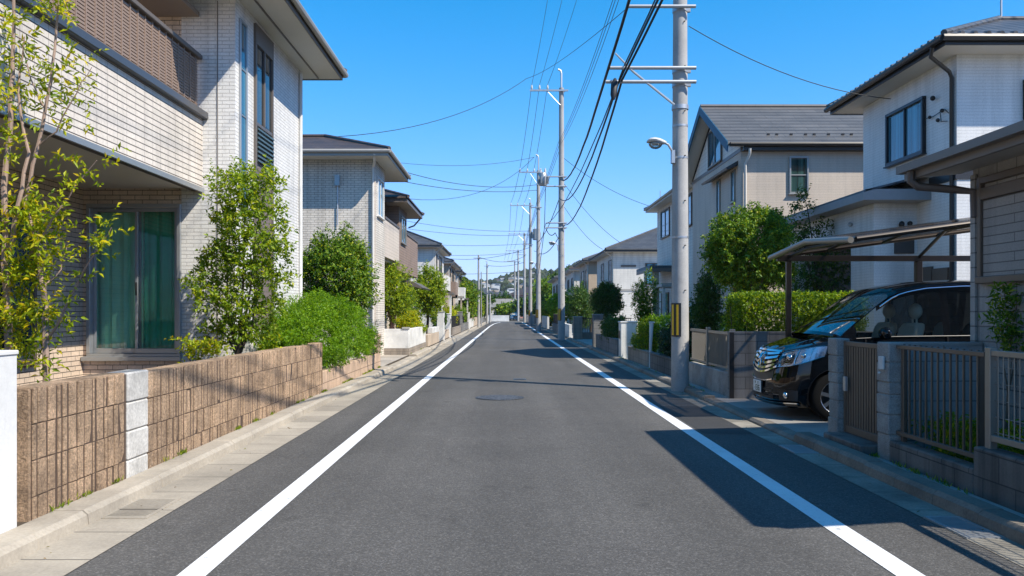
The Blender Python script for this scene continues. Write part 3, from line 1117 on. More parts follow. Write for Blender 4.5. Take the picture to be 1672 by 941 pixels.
# ---- white house with grey roof and the row beyond it
M['white_siding'] = brick('white_siding', (.72, .69, .63), (.70, .67, .61), (.48, .45, .41), 3.0, .13, .006, .5, .7, .5, 30, .2)
M['grey_siding'] = brick('grey_siding', (.50, .47, .43), (.48, .45, .41), (.33, .31, .28), 3.0, .13, .005, .5, .7, .4, 30, .15)
M['tan_siding'] = brick('tan_siding', (.50, .40, .30), (.48, .385, .29), (.33, .26, .2), 3.0, .13, .005, .5, .7, .4, 30, .15)
M['pink_render'] = concrete('pink_render', (.50, .27, .22), None, dirt=.15, var=.05)


def row_house(label, side, xw, xb, y0, y1, zw, over, slope, wallm, roofm, trim, win, balc=None, extra=None):
    """a street house: side is the road-facing sign (+1 faces +X, -1 faces -X)"""
    t = house_root(label, (xw + xb) / 2, (y0 + y1) / 2)
    a, b = min(xw, xb), max(xw, xb)
    wallbox(t, wallm, a, b, y0, y1, .05, zw)
    f = '+X' if side > 0 else '-X'
    hip_roof(t, a - over, b + over, y0 - over, y1 + over, zw + .12, slope, roofm, trim, M['soffit'], .15)
    for (fa, p0, p1, z0, z1) in win:
        plane = xw if fa == 'S' else y0
        window(t, f if fa == 'S' else '-Y', plane, p0, p1, z0, z1, M['alu_bronze'], M['glass_blue'], .06, 1 if p1 - p0 > .8 else 0)
    if balc:
        by0, by1, bz0, bz1, bm, d = balc
        mb = MB()
        x0, x1 = (xw, xw + d) if side > 0 else (xw - d, xw)
        xo = x1 - .1 if side > 0 else x0
        mb.box(xo, xo + .1, by0, by1, bz0, bz1)
        mb.box(x0, x1, by0 - .002, by0 + .1, bz0, bz1 - .003)
        mb.box(x0, x1, by1 - .1, by1 + .002, bz0, bz1 - .003)
        mb.box(x0, x1, by0 + .1, by1 - .1, bz0, bz0 + .15)
        mb.build('balcony', bm, t)
    # ground-floor canopy over the entrance
    mb = MB()
    ya = y0 + (y1 - y0) * .35
    x0, x1 = (xw, xw + .9) if side > 0 else (xw - .9, xw)
    mb.box(x0, x1, ya, ya + 2.4, 2.55, 2.7)
    c = mb.build('canopy', trim, t)
    mb = MB()
    px = x1 - .12 if side > 0 else x0 + .12
    mb.box(px - .06, px + .06, ya + .1, ya + .22, .05, 2.55)
    mb.build('post', wallm, c)
    mb = MB()
    fbox(mb, f, xw, ya + .7, ya + 1.6, .3, 2.3, -.01, .04)
    mb.build('door', M['alu_bronze'], t)
    gx = (xw + over + .05) if side > 0 else (xw - over - .05)
    gutter(t, trim, [((gx, y0 - over, zw + .04), (gx, y1 + over, zw + .04))], .05)
    mb = MB()
    dx = xw + .05 * side
    mb.tube([(gx, y0 + .1, zw), (dx, y0 + .12, zw - .4), (dx, y0 + .12, .1)], .04, 7)
    mb.build('downpipe', M['soffit'], t, smooth=True)
    return t


H4 = row_house('white house under a grey hipped roof behind the left-hand trees', 1, -4.3, -11, 47, 54, 5.35, .42, .42, M['white_siding'], M['roof_grey'], M['fascia_brown'],
          [('S', 47.5, 48.6, 3.6, 5.0), ('S', 50, 52, 3.5, 5.0), ('E', -6.6, -5.7, 3.2, 4.4)], (50, 53.6, 2.7, 3.8, M['white_siding'], .0 + .5))
row_house('beige house with a plain brown balcony, third roof from the left', 1, -4.3, -11, 58, 66.2, 5.08, .4, .36, M['tan_siding'], M['roof_grey'], M['fascia_grey'],
          [('S', 58.6, 60.2, 3.6, 4.8), ('S', 62, 64, 3.5, 4.8)], (58.5, 61.5, 2.6, 3.7, M['brown_siding'], .5))
row_house('small white house with a bright white rounded balcony', 1, -4.3, -11, 68.6, 74.2, 4.95, .4, .36, M['white_siding'], M['roof_grey'], M['fascia_brown'],
          [('S', 69, 70.2, 3.5, 4.7), ('S', 71.5, 73.6, 3.5, 4.7)], (69, 73.8, 2.5, 3.6, M['white_render'], .6))
row_house('pink rendered house with dark roof by the dark green tree', 1, -4.3, -11, 77.5, 86.5, 4.6, .4, .36, M['pink_render'], M['roof_brown'], M['fascia_brown'],
          [('S', 78, 80, 3.2, 4.3), ('S', 82, 84.5, 3.2, 4.3)])
row_house('farthest left-hand house, grey with a brown roof', 1, -4.6, -11, 91, 104, 4.9, .45, .36, M['grey_siding'], M['roof_brown'], M['fascia_brown'],
          [('S', 93, 95, 3.3, 4.4), ('S', 98, 101, 3.3, 4.4)])

# ---- walls and gateposts along the left pavement
ww = thing('garden_wall', 'white rendered garden wall on a grey block base beyond the driveway', 'wall', (-3.4, 28.5, 0))
mb = MB(); mb.box(-3.35, -3.2, 26.06, 31.3, .30, .93); mb.box(-5.1, -3.2, 25.9, 26.055, .30, .935); mb.build('wall_body', M['white_stain'], ww, bevel=.01)
mb = MB(); mb.box(-3.345, -3.19, 26.06, 31.32, .0, .298); mb.box(-5.1, -3.19, 25.89, 26.055, .0, .298); mb.build('base_course', M['block_warm'], ww)
mb = MB(); mb.box(-3.42, -3.18, 25.87, 26.09, .94, .99); mb.build('corner_cap', M['grey_render'], ww)

t = thing('planter_wall', 'low beige planter wall under the small round tree', 'planter', (-3.4, 35, 0))
mb = MB(); mb.box(-3.4, -3.2, 32.3, 37.4, 0, .56); mb.box(-4.4, -3.4, 32.3, 32.5, 0, .56); mb.build('wall_body', M['beige_render'], t, bevel=.015)
mb = MB(); mb.box(-3.42, -3.2, 34.2, 37.4, .561, .80); mb.build('coping', M['white_stain'], t, bevel=.01)


def gatepost(label, x, y, w, d, h, mat, capm, plate=None, group=None):
    t = thing('gatepost', label, 'gatepost', (x, y, 0), group)
    mb = MB(); mb.box(x - w / 2, x + w / 2, y - d / 2, y + d / 2, 0, h); mb.build('post_body', mat, t, bevel=.012)
    mb = MB(); mb.box(x - w / 2 - .02, x + w / 2 + .02, y - d / 2 - .02, y + d / 2 + .02, h + .001, h + .045); mb.build('cap', capm, t, bevel=.01)
    if plate:
        mb = MB(); mb.box(x - w / 2 - .02 if plate < 0 else x + w / 2, x - w / 2 if plate < 0 else x + w / 2 + .02, y - .12, y + .1, h - .5, h - .25)
        mb.build('letter_slot', M['dark_metal'], t)
    return t


gatepost('tall white gatepost with dark slot right of the round tree', -3.35, 40.2, .35, .5, 1.45, M['white_stain'], M['grey_render'], 1)
gatepost('white gatepost at the start of the low block wall', -3.3, 44.2, .3, .4, 1.35, M['white_stain'], M['white_render'], 1)
gatepost('grey stone gatepost among the far left fences', -3.35, 56.0, .4, .5, 1.45, M['block'], M['grey_render'], 1)
gatepost('white gatepost beside the far dark hedge', -3.3, 66.6, .35, .5, 1.4, M['white_stain'], M['white_render'], 1)


def lowwall(label, y0, y1, h, mat, x=-3.3, w=.16, fence=None, name='garden_wall'):
    t = thing(name, label, 'wall', (x, (y0 + y1) / 2, 0))
    mb = MB(); mb.box(x - w / 2, x + w / 2, y0, y1, 0, h); mb.build('wall_body', mat, t, bevel=.012)
    mb = MB(); mb.box(x - w / 2 - .015, x + w / 2 + .015, y0, y1, h + .001, h + .035); mb.build('coping', mat, t, bevel=.008)
    if fence:
        fh, fm, pitch = fence
        mb = MB()
        y = y0 + .06
        while y < y1:
            mb.box(x - .012, x + .012, y - .01, y + .01, h + .04, h + fh)
            y += pitch
        mb.box(x - .018, x + .018, y0, y1, h + fh, h + fh + .035)
        mb.build('railing', fm, t)
    return t


lowwall('pale low block wall with railing below the beige house', 47.2, 55.5, .5, M['block_warm'], fence=(.7, M['dark_metal'], .14))
lowwall('short beige wall after the driveway gatepost', 40.8, 44.0, .5, M['beige_render'])
lowwall('grey block wall with dark railing by the white balcony house', 58.4, 66.2, .6, M['block'], fence=(.6, M['dark_metal'], .16))
lowwall('white low wall before the dark green tree', 69, 77, .8, M['white_stain'])
lowwall('beige wall stretch under the dark green tree', 78, 88, .85, M['beige_render'])
lowwall('grey wall running to the end of the left pavement', 89, 108, .9, M['block'])

# ================================================================== PLANTS
def at(px, py, Y):
    return ((px - 828) / 1300 * Y, Y, 1.5 - (py - 509) / 1300 * Y)


def clump_crown(parent, mat, clumps, seed, L=.22, k=7, size=.08, asp=.4, up=.3, name='crown', fold=.12):
    """clumps: (x, y, z, radius, twigs)"""
    rng = np.random.default_rng(seed)
    P_, D_ = [], []
    size *= 1.12
    for (x, y, z, r, n) in clumps:
        n = int(n * DENS)
        q = norm(rng.normal(size=(n, 3))) * (rng.random((n, 1)) ** .5) * r
        q[:, 2] *= .8
        P_.append(np.array([x, y, z]) + q)
        D_.append(norm(q) + rng.normal(size=q.shape) * .5)
    p, d = np.concatenate(P_), np.concatenate(D_)
    d[:, 2] += up
    LL = L * (.6 + .8 * rng.random(len(p)))
    a = twig_leaves(rng, p, d, LL, k, size)
    return leaf_mesh(name, *a[:3], a[3], asp, mat, parent, fold)


# ---- slender tree at the left edge
Y = 7.2
t1 = thing('slender_tree', 'slender multi-stemmed tree with yellow-green leaves before the tiled balcony', 'tree', (-4.15, Y, .1))
rnd = random.Random(4)
mb = MB()


def stem(pts, r0, r1, n=7):
    ps = [Vector(at(px, py, Y + dy)) for px, py, dy in pts]
    fine = []
    for i in range(len(ps) - 1):
        for q in range(3):
            fine.append(ps[i].lerp(ps[i + 1], q / 3) + Vector((rnd.uniform(-.008, .008), rnd.uniform(-.01, .01), 0)))
    fine.append(ps[-1])
    m = len(fine)
    mb.tube(fine, [r0 + (r1 - r0) * i / (m - 1) for i in range(m)], n)


stem([(72, 760, 0), (74, 620, 0), (76, 540, 0), (70, 470, .05), (60, 400, .05), (40, 330, .1), (60, 240, .1), (84, 130, .1), (92, 60, .15), (100, -40, .1)], .034, .008)
stem([(30, 760, .1), (14, 560, .1), (9, 430, .05), (8, 300, 0), (16, 190, 0), (20, 90, 0), (25, -60, -.05)], .042, .012)
stem([(14, 420, .05), (30, 340, 0), (46, 250, .05), (30, 150, .1), (40, 60, .1)], .025, .006)
stem([(74, 560, 0), (100, 520, -.1), (130, 455, -.2), (158, 410, -.3), (182, 372, -.35)], .013, .004)
stem([(45, 420, .05), (85, 360, -.05), (125, 300, -.1), (158, 262, -.15)], .012, .004)
stem([(60, 240, .1), (90, 215, .05), (125, 150, 0), (150, 110, 0)], .010, .003)
stem([(74, 180, .1), (50, 130, .05), (30, 60, .05)], .010, .003)
stem([(70, 470, .05), (100, 440, .1), (110, 400, .1)], .010, .003)
mb.build('trunk', M['bark_pale'], t1, smooth=True)
cl = []
for (px, py, r, n, dy) in [(8, 60, .24, 16, 0), (25, 130, .22, 16, .1), (2, 190, .2, 13, 0), (15, 245, .14, 8, -.1), (92, 12, .13, 8, .05), (62, 0, .16, 7, .1), (112, 30, .08, 3, 0),
                        (104, 120, .11, 6, .1), (70, 100, .09, 3, .1), (128, 92, .07, 3, 0), (146, 122, .05, 2, 0), (140, 158, .07, 3, 0), (85, 160, .09, 4, .1), (112, 188, .07, 3, 0), (60, 180, .05, 2, .1), (128, 205, .05, 2, -.1),
                        (28, 330, .12, 7, 0), (58, 345, .13, 9, .05), (30, 385, .18, 15, 0), (75, 385, .14, 10, 0), (96, 340, .09, 4, -.1), (120, 302, .07, 3, -.1), (145, 276, .06, 3, -.15), (162, 264, .04, 2, -.2), (104, 258, .06, 3, 0),
                        (18, 450, .18, 18, .05), (55, 440, .14, 11, 0), (92, 425, .09, 4, .05), (28, 510, .18, 18, .1), (65, 505, .12, 8, 0), (88, 540, .08, 4, 0), (18, 560, .15, 11, .1), (52, 560, .1, 6, .1),
                        (122, 455, .04, 2, -.2), (148, 416, .04, 2, -.3), (163, 400, .04, 2, -.3), (178, 372, .05, 3, -.35), (156, 382, .04, 1, -.3), (105, 500, .05, 2, -.1), (78, 585, .08, 4, 0)]:
    x, y, z = at(px, py, Y + dy)
    cl.append((x, y, z, r * .9, max(1, int(n * (1.25 if py > 320 else .85)))))
clump_crown(t1, M['lf_yellow'], cl, 11, L=.17, k=8, size=.062, asp=.36, up=.1)

# ---- tall shrub in front of the white wall
Y = 11.3
t2 = thing('tall_shrub', 'tall leafy shrub with light green leaves right of the green-curtained door', 'shrub', (-3.85, Y, .1))
tg = [at(px, py, Y) for px, py in ((395, 290), (360, 330), (430, 320), (345, 430), (440, 420), (400, 380), (380, 480), (425, 480), (340, 520))]
limbs(t2, M['bark_dark'], at(388, 640, Y), tg, .035, 5, .25)
cl = []
for (px, py, r, n) in [(385, 285, .14, 16), (425, 290, .16, 18), (400, 310, .2, 34), (362, 315, .14, 14), (445, 300, .12, 10), (440, 340, .17, 22), (400, 350, .24, 46), (368, 360, .18, 24), (455, 375, .12, 12), (420, 395, .22, 40), (380, 400, .22, 38),
                       (452, 420, .16, 20), (350, 425, .2, 28), (400, 440, .24, 46), (330, 465, .14, 16), (435, 460, .2, 32), (365, 470, .22, 36), (345, 500, .16, 20), (400, 500, .24, 40), (440, 505, .18, 24), (330, 440, .1, 8), (465, 455, .1, 8),
                       (380, 540, .22, 34), (420, 550, .2, 30), (350, 545, .14, 14), (470, 400, .07, 5), (345, 285, .06, 4)]:
    x, y, z = at(px, py, Y)
    cl.append((x, y + rnd.uniform(-.12, .12), z, r, int(n * 1.15)))
clump_crown(t2, M['lf_fresh'], cl, 12, L=.15, k=8, size=.058, asp=.5)

# ---- low shrub at the foot of the sliding door
Y = 10.6
t = thing('low_shrub', 'low yellow-green shrub behind the block wall under the sliding door', 'shrub', (-4.2, Y, .1))
tg = [at(px, py, Y) for px, py in ((300, 565), (325, 560), (345, 550), (315, 580))]
limbs(t, M['bark_dark'], at(320, 630, Y), tg, .015, 6, .2, name='stem')
clump_crown(t, M['lf_yellow'], [(*at(px, py, Y), r, n) for px, py, r, n in ((305, 578, .09, 9), (322, 570, .10, 12), (345, 565, .09, 9), (335, 582, .11, 12), (360, 575, .09, 8), (297, 556, .04, 3))], 13, L=.14, k=7, size=.055, asp=.45)

# ---- bright green bush spilling over the low wall
t = thing('garden_bush', 'bright green feathery bush spilling over the low end of the brown wall', 'bush', (-3.7, 16.5, .1))
limbs(t, M['bark_dark'], (-3.8, 15.5, .1), [(-3.8, 13.5, 1.0), (-3.7, 15, 1.2), (-3.7, 17, 1.3), (-3.6, 18.6, 1.1)], .03, 7, .2, name='stem')
rng_ = random.Random(9)
cl = [(-3.5, 13.95, z_, .16, 14) for z_ in (.6, .75, .9, 1.05, 1.2)] + [(-3.45, 14.3, z_, .18, 16) for z_ in (.6, .8, 1.0, 1.2)] + [(-3.3, 14.1, .75, .12, 12)]
for i in range(190):
    u = rng_.random()
    yy = 12.4 + 7.0 * u
    h = 1.25 + .35 * math.sin(u * 3.0) + rng_.uniform(-.1, .1)
    side = rng_.random()
    if yy < 13.9:
        xx = rng_.uniform(-3.75, -3.42); zz = rng_.uniform(.9, h * .98)
    else:
        a = rng_.uniform(-.2, math.pi * .75)
        xx = -3.74 + .50 * math.cos(a) * (1 if yy < 19.1 else .6)
        zz = .70 + (h - .65) * math.sin(a) if a > 0 else .62 + .3 * math.sin(a)
        zz = max(zz, .60 if xx < -3.4 else .66)
    cl.append((xx, yy, zz, .2, 17))
clump_crown(t, M['lf_bright'], cl, 14, L=.11, k=9, size=.045, asp=.42, up=.3)

# ---- big round shrub against the grey brick house
t = thing('round_shrub', 'large clipped dark shrub with yellowing leaf tips before the grey brick house', 'shrub', (-4.6, 21.3, .1))
limbs(t, M['bark_dark'], (-4.6, 21.3, .1), [(-5.1, 21.2, 2.2), (-4.6, 21.0, 2.8), (-4.2, 21.4, 2.3), (-4.6, 21.8, 2.0)], .05, 8, .3)
crown(t, M['lf_mid'], (-4.62, 21.3, 2.35), (.98, .95, 1.22), 15, clumps=85, per=26, cr=.15, L=.18, k=7, size=.07, asp=.55, shell=.25)
t = thing('bamboo', 'thin pale bamboo shoot rising above the clipped dark shrub', 'plant', (-4.62, 22.6, .1))
limbs(t, M['bark_dark'], (-4.62, 22.6, .1), [(-4.62, 22.6, 4.0), (-4.65, 22.65, 3.8)], .02, 3, .8, name='stem')
clump_crown(t, M['lf_mid'], [(-4.62, 22.6, 3.9, .14, 12), (-4.6, 22.6, 3.6, .2, 16), (-4.7, 22.6, 3.4, .2, 14)], 16, L=.14, k=6, size=.07, asp=.3)

# ---- climbing shrub on the beige house corner, trees on the planters
t = thing('garden_tree', 'thick-trunked garden tree with loose leaves under the beige balcony', 'tree', (-4.1, 28.3, .1))
limbs(t, plain('red_bark', (.20, .11, .08), .85, 0, .3, 14), (-4.1, 28.3, .1), [(-4.5, 28, 2.4), (-4.1, 28.3, 2.9), (-3.7, 28.4, 2.3), (-4.3, 28.8, 2.0), (-3.8, 27.9, 1.8)], .11, 10, .45, wig=.12)
crown(t, M['lf_fresh'], (-4.1, 28.2, 2.15), (.8, .7, .95), 17, clumps=34, per=18, cr=.2, L=.2, k=7, size=.08, asp=.5)
t = thing('low_bush', 'rounded bush with orange-yellow tips behind the white garden wall', 'bush', (-3.75, 30.0, .3))
limbs(t, M['bark_dark'], (-3.75, 30, .1), [(-3.9, 29.8, 1.0), (-3.6, 30.2, 1.0), (-3.7, 29.9, 1.2)], .03, 11, .3, name='stem')
crown(t, M['lf_yellow'], (-3.72, 30.0, 1.05), (.42, .8, .42), 18, clumps=30, per=16, cr=.2, L=.12, k=7, size=.06)
t = thing('low_bush', 'dark green bush between the white wall and the beige planter', 'bush', (-4.2, 32.0, .1))
limbs(t, M['bark_dark'], (-4.2, 32, .1), [(-4.4, 31.8, 1.4), (-4.0, 32.2, 1.5), (-4.2, 32, 1.8)], .03, 12, .3, name='stem')
crown(t, M['lf_mid'], (-4.2, 32.0, 1.5), (.75, .7, .9), 19, clumps=34, per=16, cr=.2, L=.16, k=7, size=.075)
t = thing('trailing_plant', 'small green plant trailing over the white wall corner', 'plant', (-3.3, 30.9, .9))
crown(t, M['lf_fresh'], (-3.24, 30.6, .88), (.1, .6, .12), 20, clumps=14, per=8, cr=.3, L=.1, k=6, size=.05, up=-.5, name='leaves')
mb = MB(); mb.tube([(-3.3, 30, .95), (-3.25, 30.6, .98), (-3.25, 31.1, .95)], .012, 5); mb.build('stem', M['bark_dark'], t)

t = thing('garden_tree', 'fresh green round-topped tree rising from the beige planter', 'tree', (-3.75, 38.0, .1))
limbs(t, M['bark_dark'], (-3.75, 37.6, .1), [(-4.1, 37.4, 2.6), (-3.6, 37.6, 3.2), (-3.3, 37.9, 2.7), (-3.7, 38.1, 2.2), (-3.9, 37.9, 3.0)], .07, 13, .45, wig=.1)
crown(t, M['lf_fresh'], (-3.72, 37.7, 2.45), (.78, .8, 1.2), 21, clumps=52, per=22, cr=.17, L=.2, k=7, size=.085, asp=.55, shell=.3)
t = thing('clipped_shrub', 'small clipped green shrub on the beige wall after the gatepost', 'shrub', (-3.6, 42.4, .1))
limbs(t, M['bark_dark'], (-3.6, 42.4, .1), [(-3.6, 42.2, 1), (-3.6, 42.8, 1)], .03, 14, .3, name='stem')
crown(t, M['lf_dark'], (-3.6, 42.4, .95), (.33, 1.1, .55), 22, clumps=30, per=18, cr=.15, L=.12, k=6, size=.07, shell=.2)
t = thing('low_bush', 'yellow-green bush behind the railing of the pale low wall', 'bush', (-3.75, 52, .1))
limbs(t, M['bark_dark'], (-3.75, 52, .1), [(-3.75, 51, 1.2), (-3.7, 53, 1.2)], .03, 15, .3, name='stem')
crown(t, M['lf_yellow'], (-3.75, 52.0, 1.2), (.4, 2.2, .6), 23, clumps=34, per=12, cr=.2, L=.16, k=6, size=.09)
t = thing('street_tree', 'broad dark green tree standing behind the far left walls', 'tree', (-4.1, 72.5, .1))
limbs(t, M['bark_dark'], (-4.1, 72.5, .1), [(-4.8, 72, 2.6), (-4.1, 72.5, 3.6), (-3.5, 72.8, 2.8), (-4, 73.4, 3)], .1, 16, .35, wig=.15)
crown(t, M['lf_mid'], (-4.05, 72.5, 2.5), (1.3, 1.8, 1.75), 24, clumps=50, per=18, cr=.2, L=.32, k=6, size=.17, asp=.6, shell=.3)
t = thing('street_tree', 'smaller olive tree beyond the dark green one, near the road end', 'tree', (-4.0, 92, .1))
limbs(t, M['bark_dark'], (-4.0, 92, .1), [(-4.5, 92, 2.2), (-3.7, 92, 2.6), (-4, 92.6, 2.2)], .09, 17, .35)
crown(t, M['lf_fresh'], (-3.95, 92, 2.0), (1.1, 1.6, 1.3), 25, clumps=36, per=14, cr=.2, L=.32, k=6, size=.2, asp=.6)
t = thing('low_bush', 'dark bush overhanging the wall before the white balcony house', 'bush', (-3.7, 61, .1))
limbs(t, M['bark_dark'], (-3.7, 61, .1), [(-3.75, 60, 1.2), (-3.7, 62, 1.2)], .03, 18, .3, name='stem')
crown(t, M['lf_mid'], (-3.7, 61.5, 1.25), (.45, 3.0, .65), 26, clumps=36, per=12, cr=.2, L=.2, k=6, size=.11)

# ---- right-hand garden plants
t = thing('round_tree', 'big round glossy green tree before the beige gabled house', 'tree', (5.3, 17.2, .05))
limbs(t, M['bark_dark'], (5.3, 17.2, .05), [(4.7, 17.0, 2.4), (5.3, 17.2, 3.1), (5.8, 17.3, 2.5), (5.2, 17.6, 2.3), (5.4, 16.8, 2.2)], .07, 19, .4, wig=.08)
crown(t, M['lf_mid'], (5.28, 17.2, 2.78), (.94, .92, .96), 27, clumps=100, per=36, cr=.115, L=.13, k=7, size=.062, asp=.5, shell=.25)
t = thing('garden_tree', 'dark sparse tree with a spiky top between the round tree and the carport', 'tree', (7.3, 18.6, .05))
limbs(t, M['bark_dark'], (7.3, 18.6, .05), [(6.9, 18.5, 3.4), (7.0, 18.6, 4.0), (7.5, 18.6, 3.0), (7.7, 18.4, 2.3), (7.1, 18.9, 2.2)], .06, 20, .35, wig=.1)
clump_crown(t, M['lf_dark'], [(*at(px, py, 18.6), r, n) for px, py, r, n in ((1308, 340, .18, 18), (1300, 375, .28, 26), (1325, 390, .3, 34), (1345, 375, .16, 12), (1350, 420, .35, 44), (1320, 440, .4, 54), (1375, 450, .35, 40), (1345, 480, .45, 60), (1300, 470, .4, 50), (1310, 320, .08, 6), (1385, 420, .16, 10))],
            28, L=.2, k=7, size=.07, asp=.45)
t = thing('clipped_hedge', 'clipped sunlit hedge with yellow-green tips behind the grey block wall', 'hedge', (5.0, 14.35, .05))
mb = MB()
for i in range(9):
    xx = 4.05 + i * .24
    mb.tube([(xx, 14.3, .05), (xx + .03, 14.35, .9), (xx - .04, 14.3, 1.6)], [.02, .016, .008], 5)
mb.build('stem', M['bark_dark'], t)
crown(t, M['lf_hedge'], (5.16, 14.35, 1.38), (1.05, .5, .38), 29, clumps=85, per=30, L=.09, k=7, size=.042, asp=.55, box=True, up=.3)
t = thing('garden_tree', 'small dark conical tree right behind the utility pole', 'tree', (5.0, 20.0, .05))
limbs(t, M['bark_dark'], (5.0, 20, .05), [(4.9, 20, 1.8), (5.0, 20, 2.4), (5.1, 20.1, 1.6)], .04, 21, .3)
crown(t, M['lf_dark'], (4.95, 20.0, 1.55), (.42, .42, .9), 30, clumps=40, per=18, cr=.2, L=.14, k=6, size=.06)
t = thing('garden_tree', 'small twiggy tree in front of the far grey-roofed house', 'tree', (5.4, 31, .05))
limbs(t, M['bark'], (5.4, 31, .05), [(5.1, 31, 2.0), (5.4, 31, 2.8), (5.7, 31.1, 2.2), (5.3, 31.2, 1.6)], .05, 22, .3)
crown(t, M['lf_mid'], (5.4, 31, 1.8), (.45, .45, 1.2), 31, clumps=34, per=14, cr=.2, L=.18, k=6, size=.075)
t = thing('ball_tree', 'dark ball-shaped tree on a single trunk beside the far right driveway', 'tree', (5.0, 40, .05))
limbs(t, M['bark_dark'], (5.0, 40, .05), [(4.8, 40, 2), (5.2, 40, 2.2), (5, 40.2, 2.4)], .08, 23, .5)
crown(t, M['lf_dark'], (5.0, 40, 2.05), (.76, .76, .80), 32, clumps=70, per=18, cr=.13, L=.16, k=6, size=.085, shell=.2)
t = thing('low_bush', 'yellow-topped bush between the white post and the white gatepost', 'bush', (3.95, 22.6, .05))
limbs(t, M['bark_dark'], (3.95, 22.6, .05), [(3.95, 22.2, .8), (3.95, 23, .8)], .03, 24, .3, name='stem')
crown(t, M['lf_hedge'], (3.92, 22.5, .75), (.34, 1.05, .5), 33, clumps=40, per=18, cr=.18, L=.1, k=6, size=.05)
t = thing('low_bush', 'dark glossy bush left of the nearest pole on a low block wall', 'bush', (4.0, 18.7, .05))
limbs(t, M['bark_dark'], (4.0, 18.7, .05), [(4.0, 18.3, .8), (4.0, 19.2, .8)], .03, 25, .3, name='stem')
crown(t, M['lf_pine'], (4.05, 18.75, .78), (.4, 1.1, .48), 34, clumps=40, per=20, cr=.16, L=.12, k=6, size=.06)
t = thing('low_hedge', 'yellow-green hedge row behind the bushes left of the nearest pole', 'hedge', (5.2, 23, .05))
limbs(t, M['bark_dark'], (5.2, 23, .05), [(5.2, 22, .8), (5.2, 24, .8)], .03, 26, .3, name='stem')
crown(t, M['lf_bright'], (5.3, 22.5, .7), (1.0, 1.6, .62), 35, clumps=60, per=20, L=.12, k=6, size=.06, box=True)
t = thing('low_bush', 'dark garden bush behind the grey wall below the ball-shaped tree', 'bush', (4.0, 29.5, .05))
limbs(t, M['bark_dark'], (4.0, 29.5, .05), [(4.0, 28.6, .8), (4.0, 30.6, .8)], .03, 27, .3, name='stem')
crown(t, M['lf_dark'], (4.05, 29.3, .8), (.45, 2.6, .6), 36, clumps=50, per=16, cr=.16, L=.16, k=6, size=.075)
t = thing('garden_tree', 'tall dark tree between the white far houses and the second pole', 'tree', (5.3, 50, .05))
limbs(t, M['bark_dark'], (5.3, 50, .05), [(5, 50, 2), (5.4, 50, 3), (5.7, 50.2, 2.4)], .08, 28, .3)
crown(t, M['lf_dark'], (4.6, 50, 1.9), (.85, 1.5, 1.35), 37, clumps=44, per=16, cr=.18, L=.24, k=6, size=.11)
for i, (x, y, h, rx, ry, mt, lab) in enumerate([
        (4.6, 68, 3.2, 1.0, 2.2, 'lf_bright', 'light green tree behind the third pole on the right'),
        (4.4, 80, 2.6, .9, 2.5, 'lf_mid', 'green hedge-like tree behind the fourth pole'),
        (4.3, 96, 3.0, 1.0, 3.0, 'lf_dark', 'dark tree at the far right end of the pavement'),
        (5.6, 104, 3.4, 1.6, 2.0, 'lf_fresh', 'olive tree near the road end, right of the poles')]):
    t = thing('street_tree', lab, 'tree', (x, y, .05))
    limbs(t, M['bark_dark'], (x, y, .05), [(x - .4, y, h * .6), (x + .3, y, h * .8), (x, y + .4, h * .6)], .09, 40 + i, .35)
    crown(t, M[mt], (x, y, h * .58), (rx, ry, h * .45), 50 + i, clumps=36, per=14, cr=.2, L=.3, k=6, size=.17, asp=.6)
# fern-like plant and weeds in the near right garden
t = thing('leafy_plant', 'leafy plant with pointed leaves against the grey block house wall', 'plant', (4.62, 7.55, .05))
tg = [at(px, py, 7.5) for px, py in ((1640, 480), (1660, 500), (1630, 530), (1668, 540), (1690, 490), (1650, 560))]
limbs(t, M['bark'], (4.7, 7.55, .05), tg, .014, 29, .5, name='stem', wig=.03, rtip=.004)
clump_crown(t, M['lf_mid'], [(*at(px, py, 7.5), r, n) for px, py, r, n in ((1637, 482, .06, 9), (1655, 505, .1, 14), (1632, 525, .08, 10), (1665, 535, .12, 16), (1690, 490, .1, 12), (1650, 560, .12, 18), (1680, 560, .12, 14), (1700, 530, .14, 14))],
            60, L=.1, k=6, size=.06, asp=.3)
t = thing('weeds', 'low green weeds growing behind the brown bar fence', 'plant', (4.25, 7.0, .05))
mb = MB()
for i in range(14):
    mb.tube([(4.0 + .04 * i, 6.4 + .1 * i, .05), (4.02 + .04 * i, 6.42 + .1 * i, .35)], .006, 4)
mb.build('stem', M['bark'], t)
crown(t, M['lf_fresh'], (4.15, 6.9, .26), (.25, .85, .24), 61, clumps=34, per=9, cr=.2, L=.12, k=6, size=.06, asp=.3, zmin=.1)
t = thing('garden_bush', 'dark bush filling the space behind the mesh fence panel', 'bush', (4.4, 5.6, .05))
mb = MB()
for i in range(8):
    mb.tube([(4.3, 5.0 + .15 * i, .05), (4.33, 5.02 + .15 * i, .8)], .01, 5)
mb.build('stem', M['bark_dark'], t)
crown(t, M['lf_dark'], (4.38, 5.5, .62), (.38, .85, .62), 62, clumps=70, per=20, cr=.18, L=.12, k=6, size=.06, asp=.35, zmin=.1)

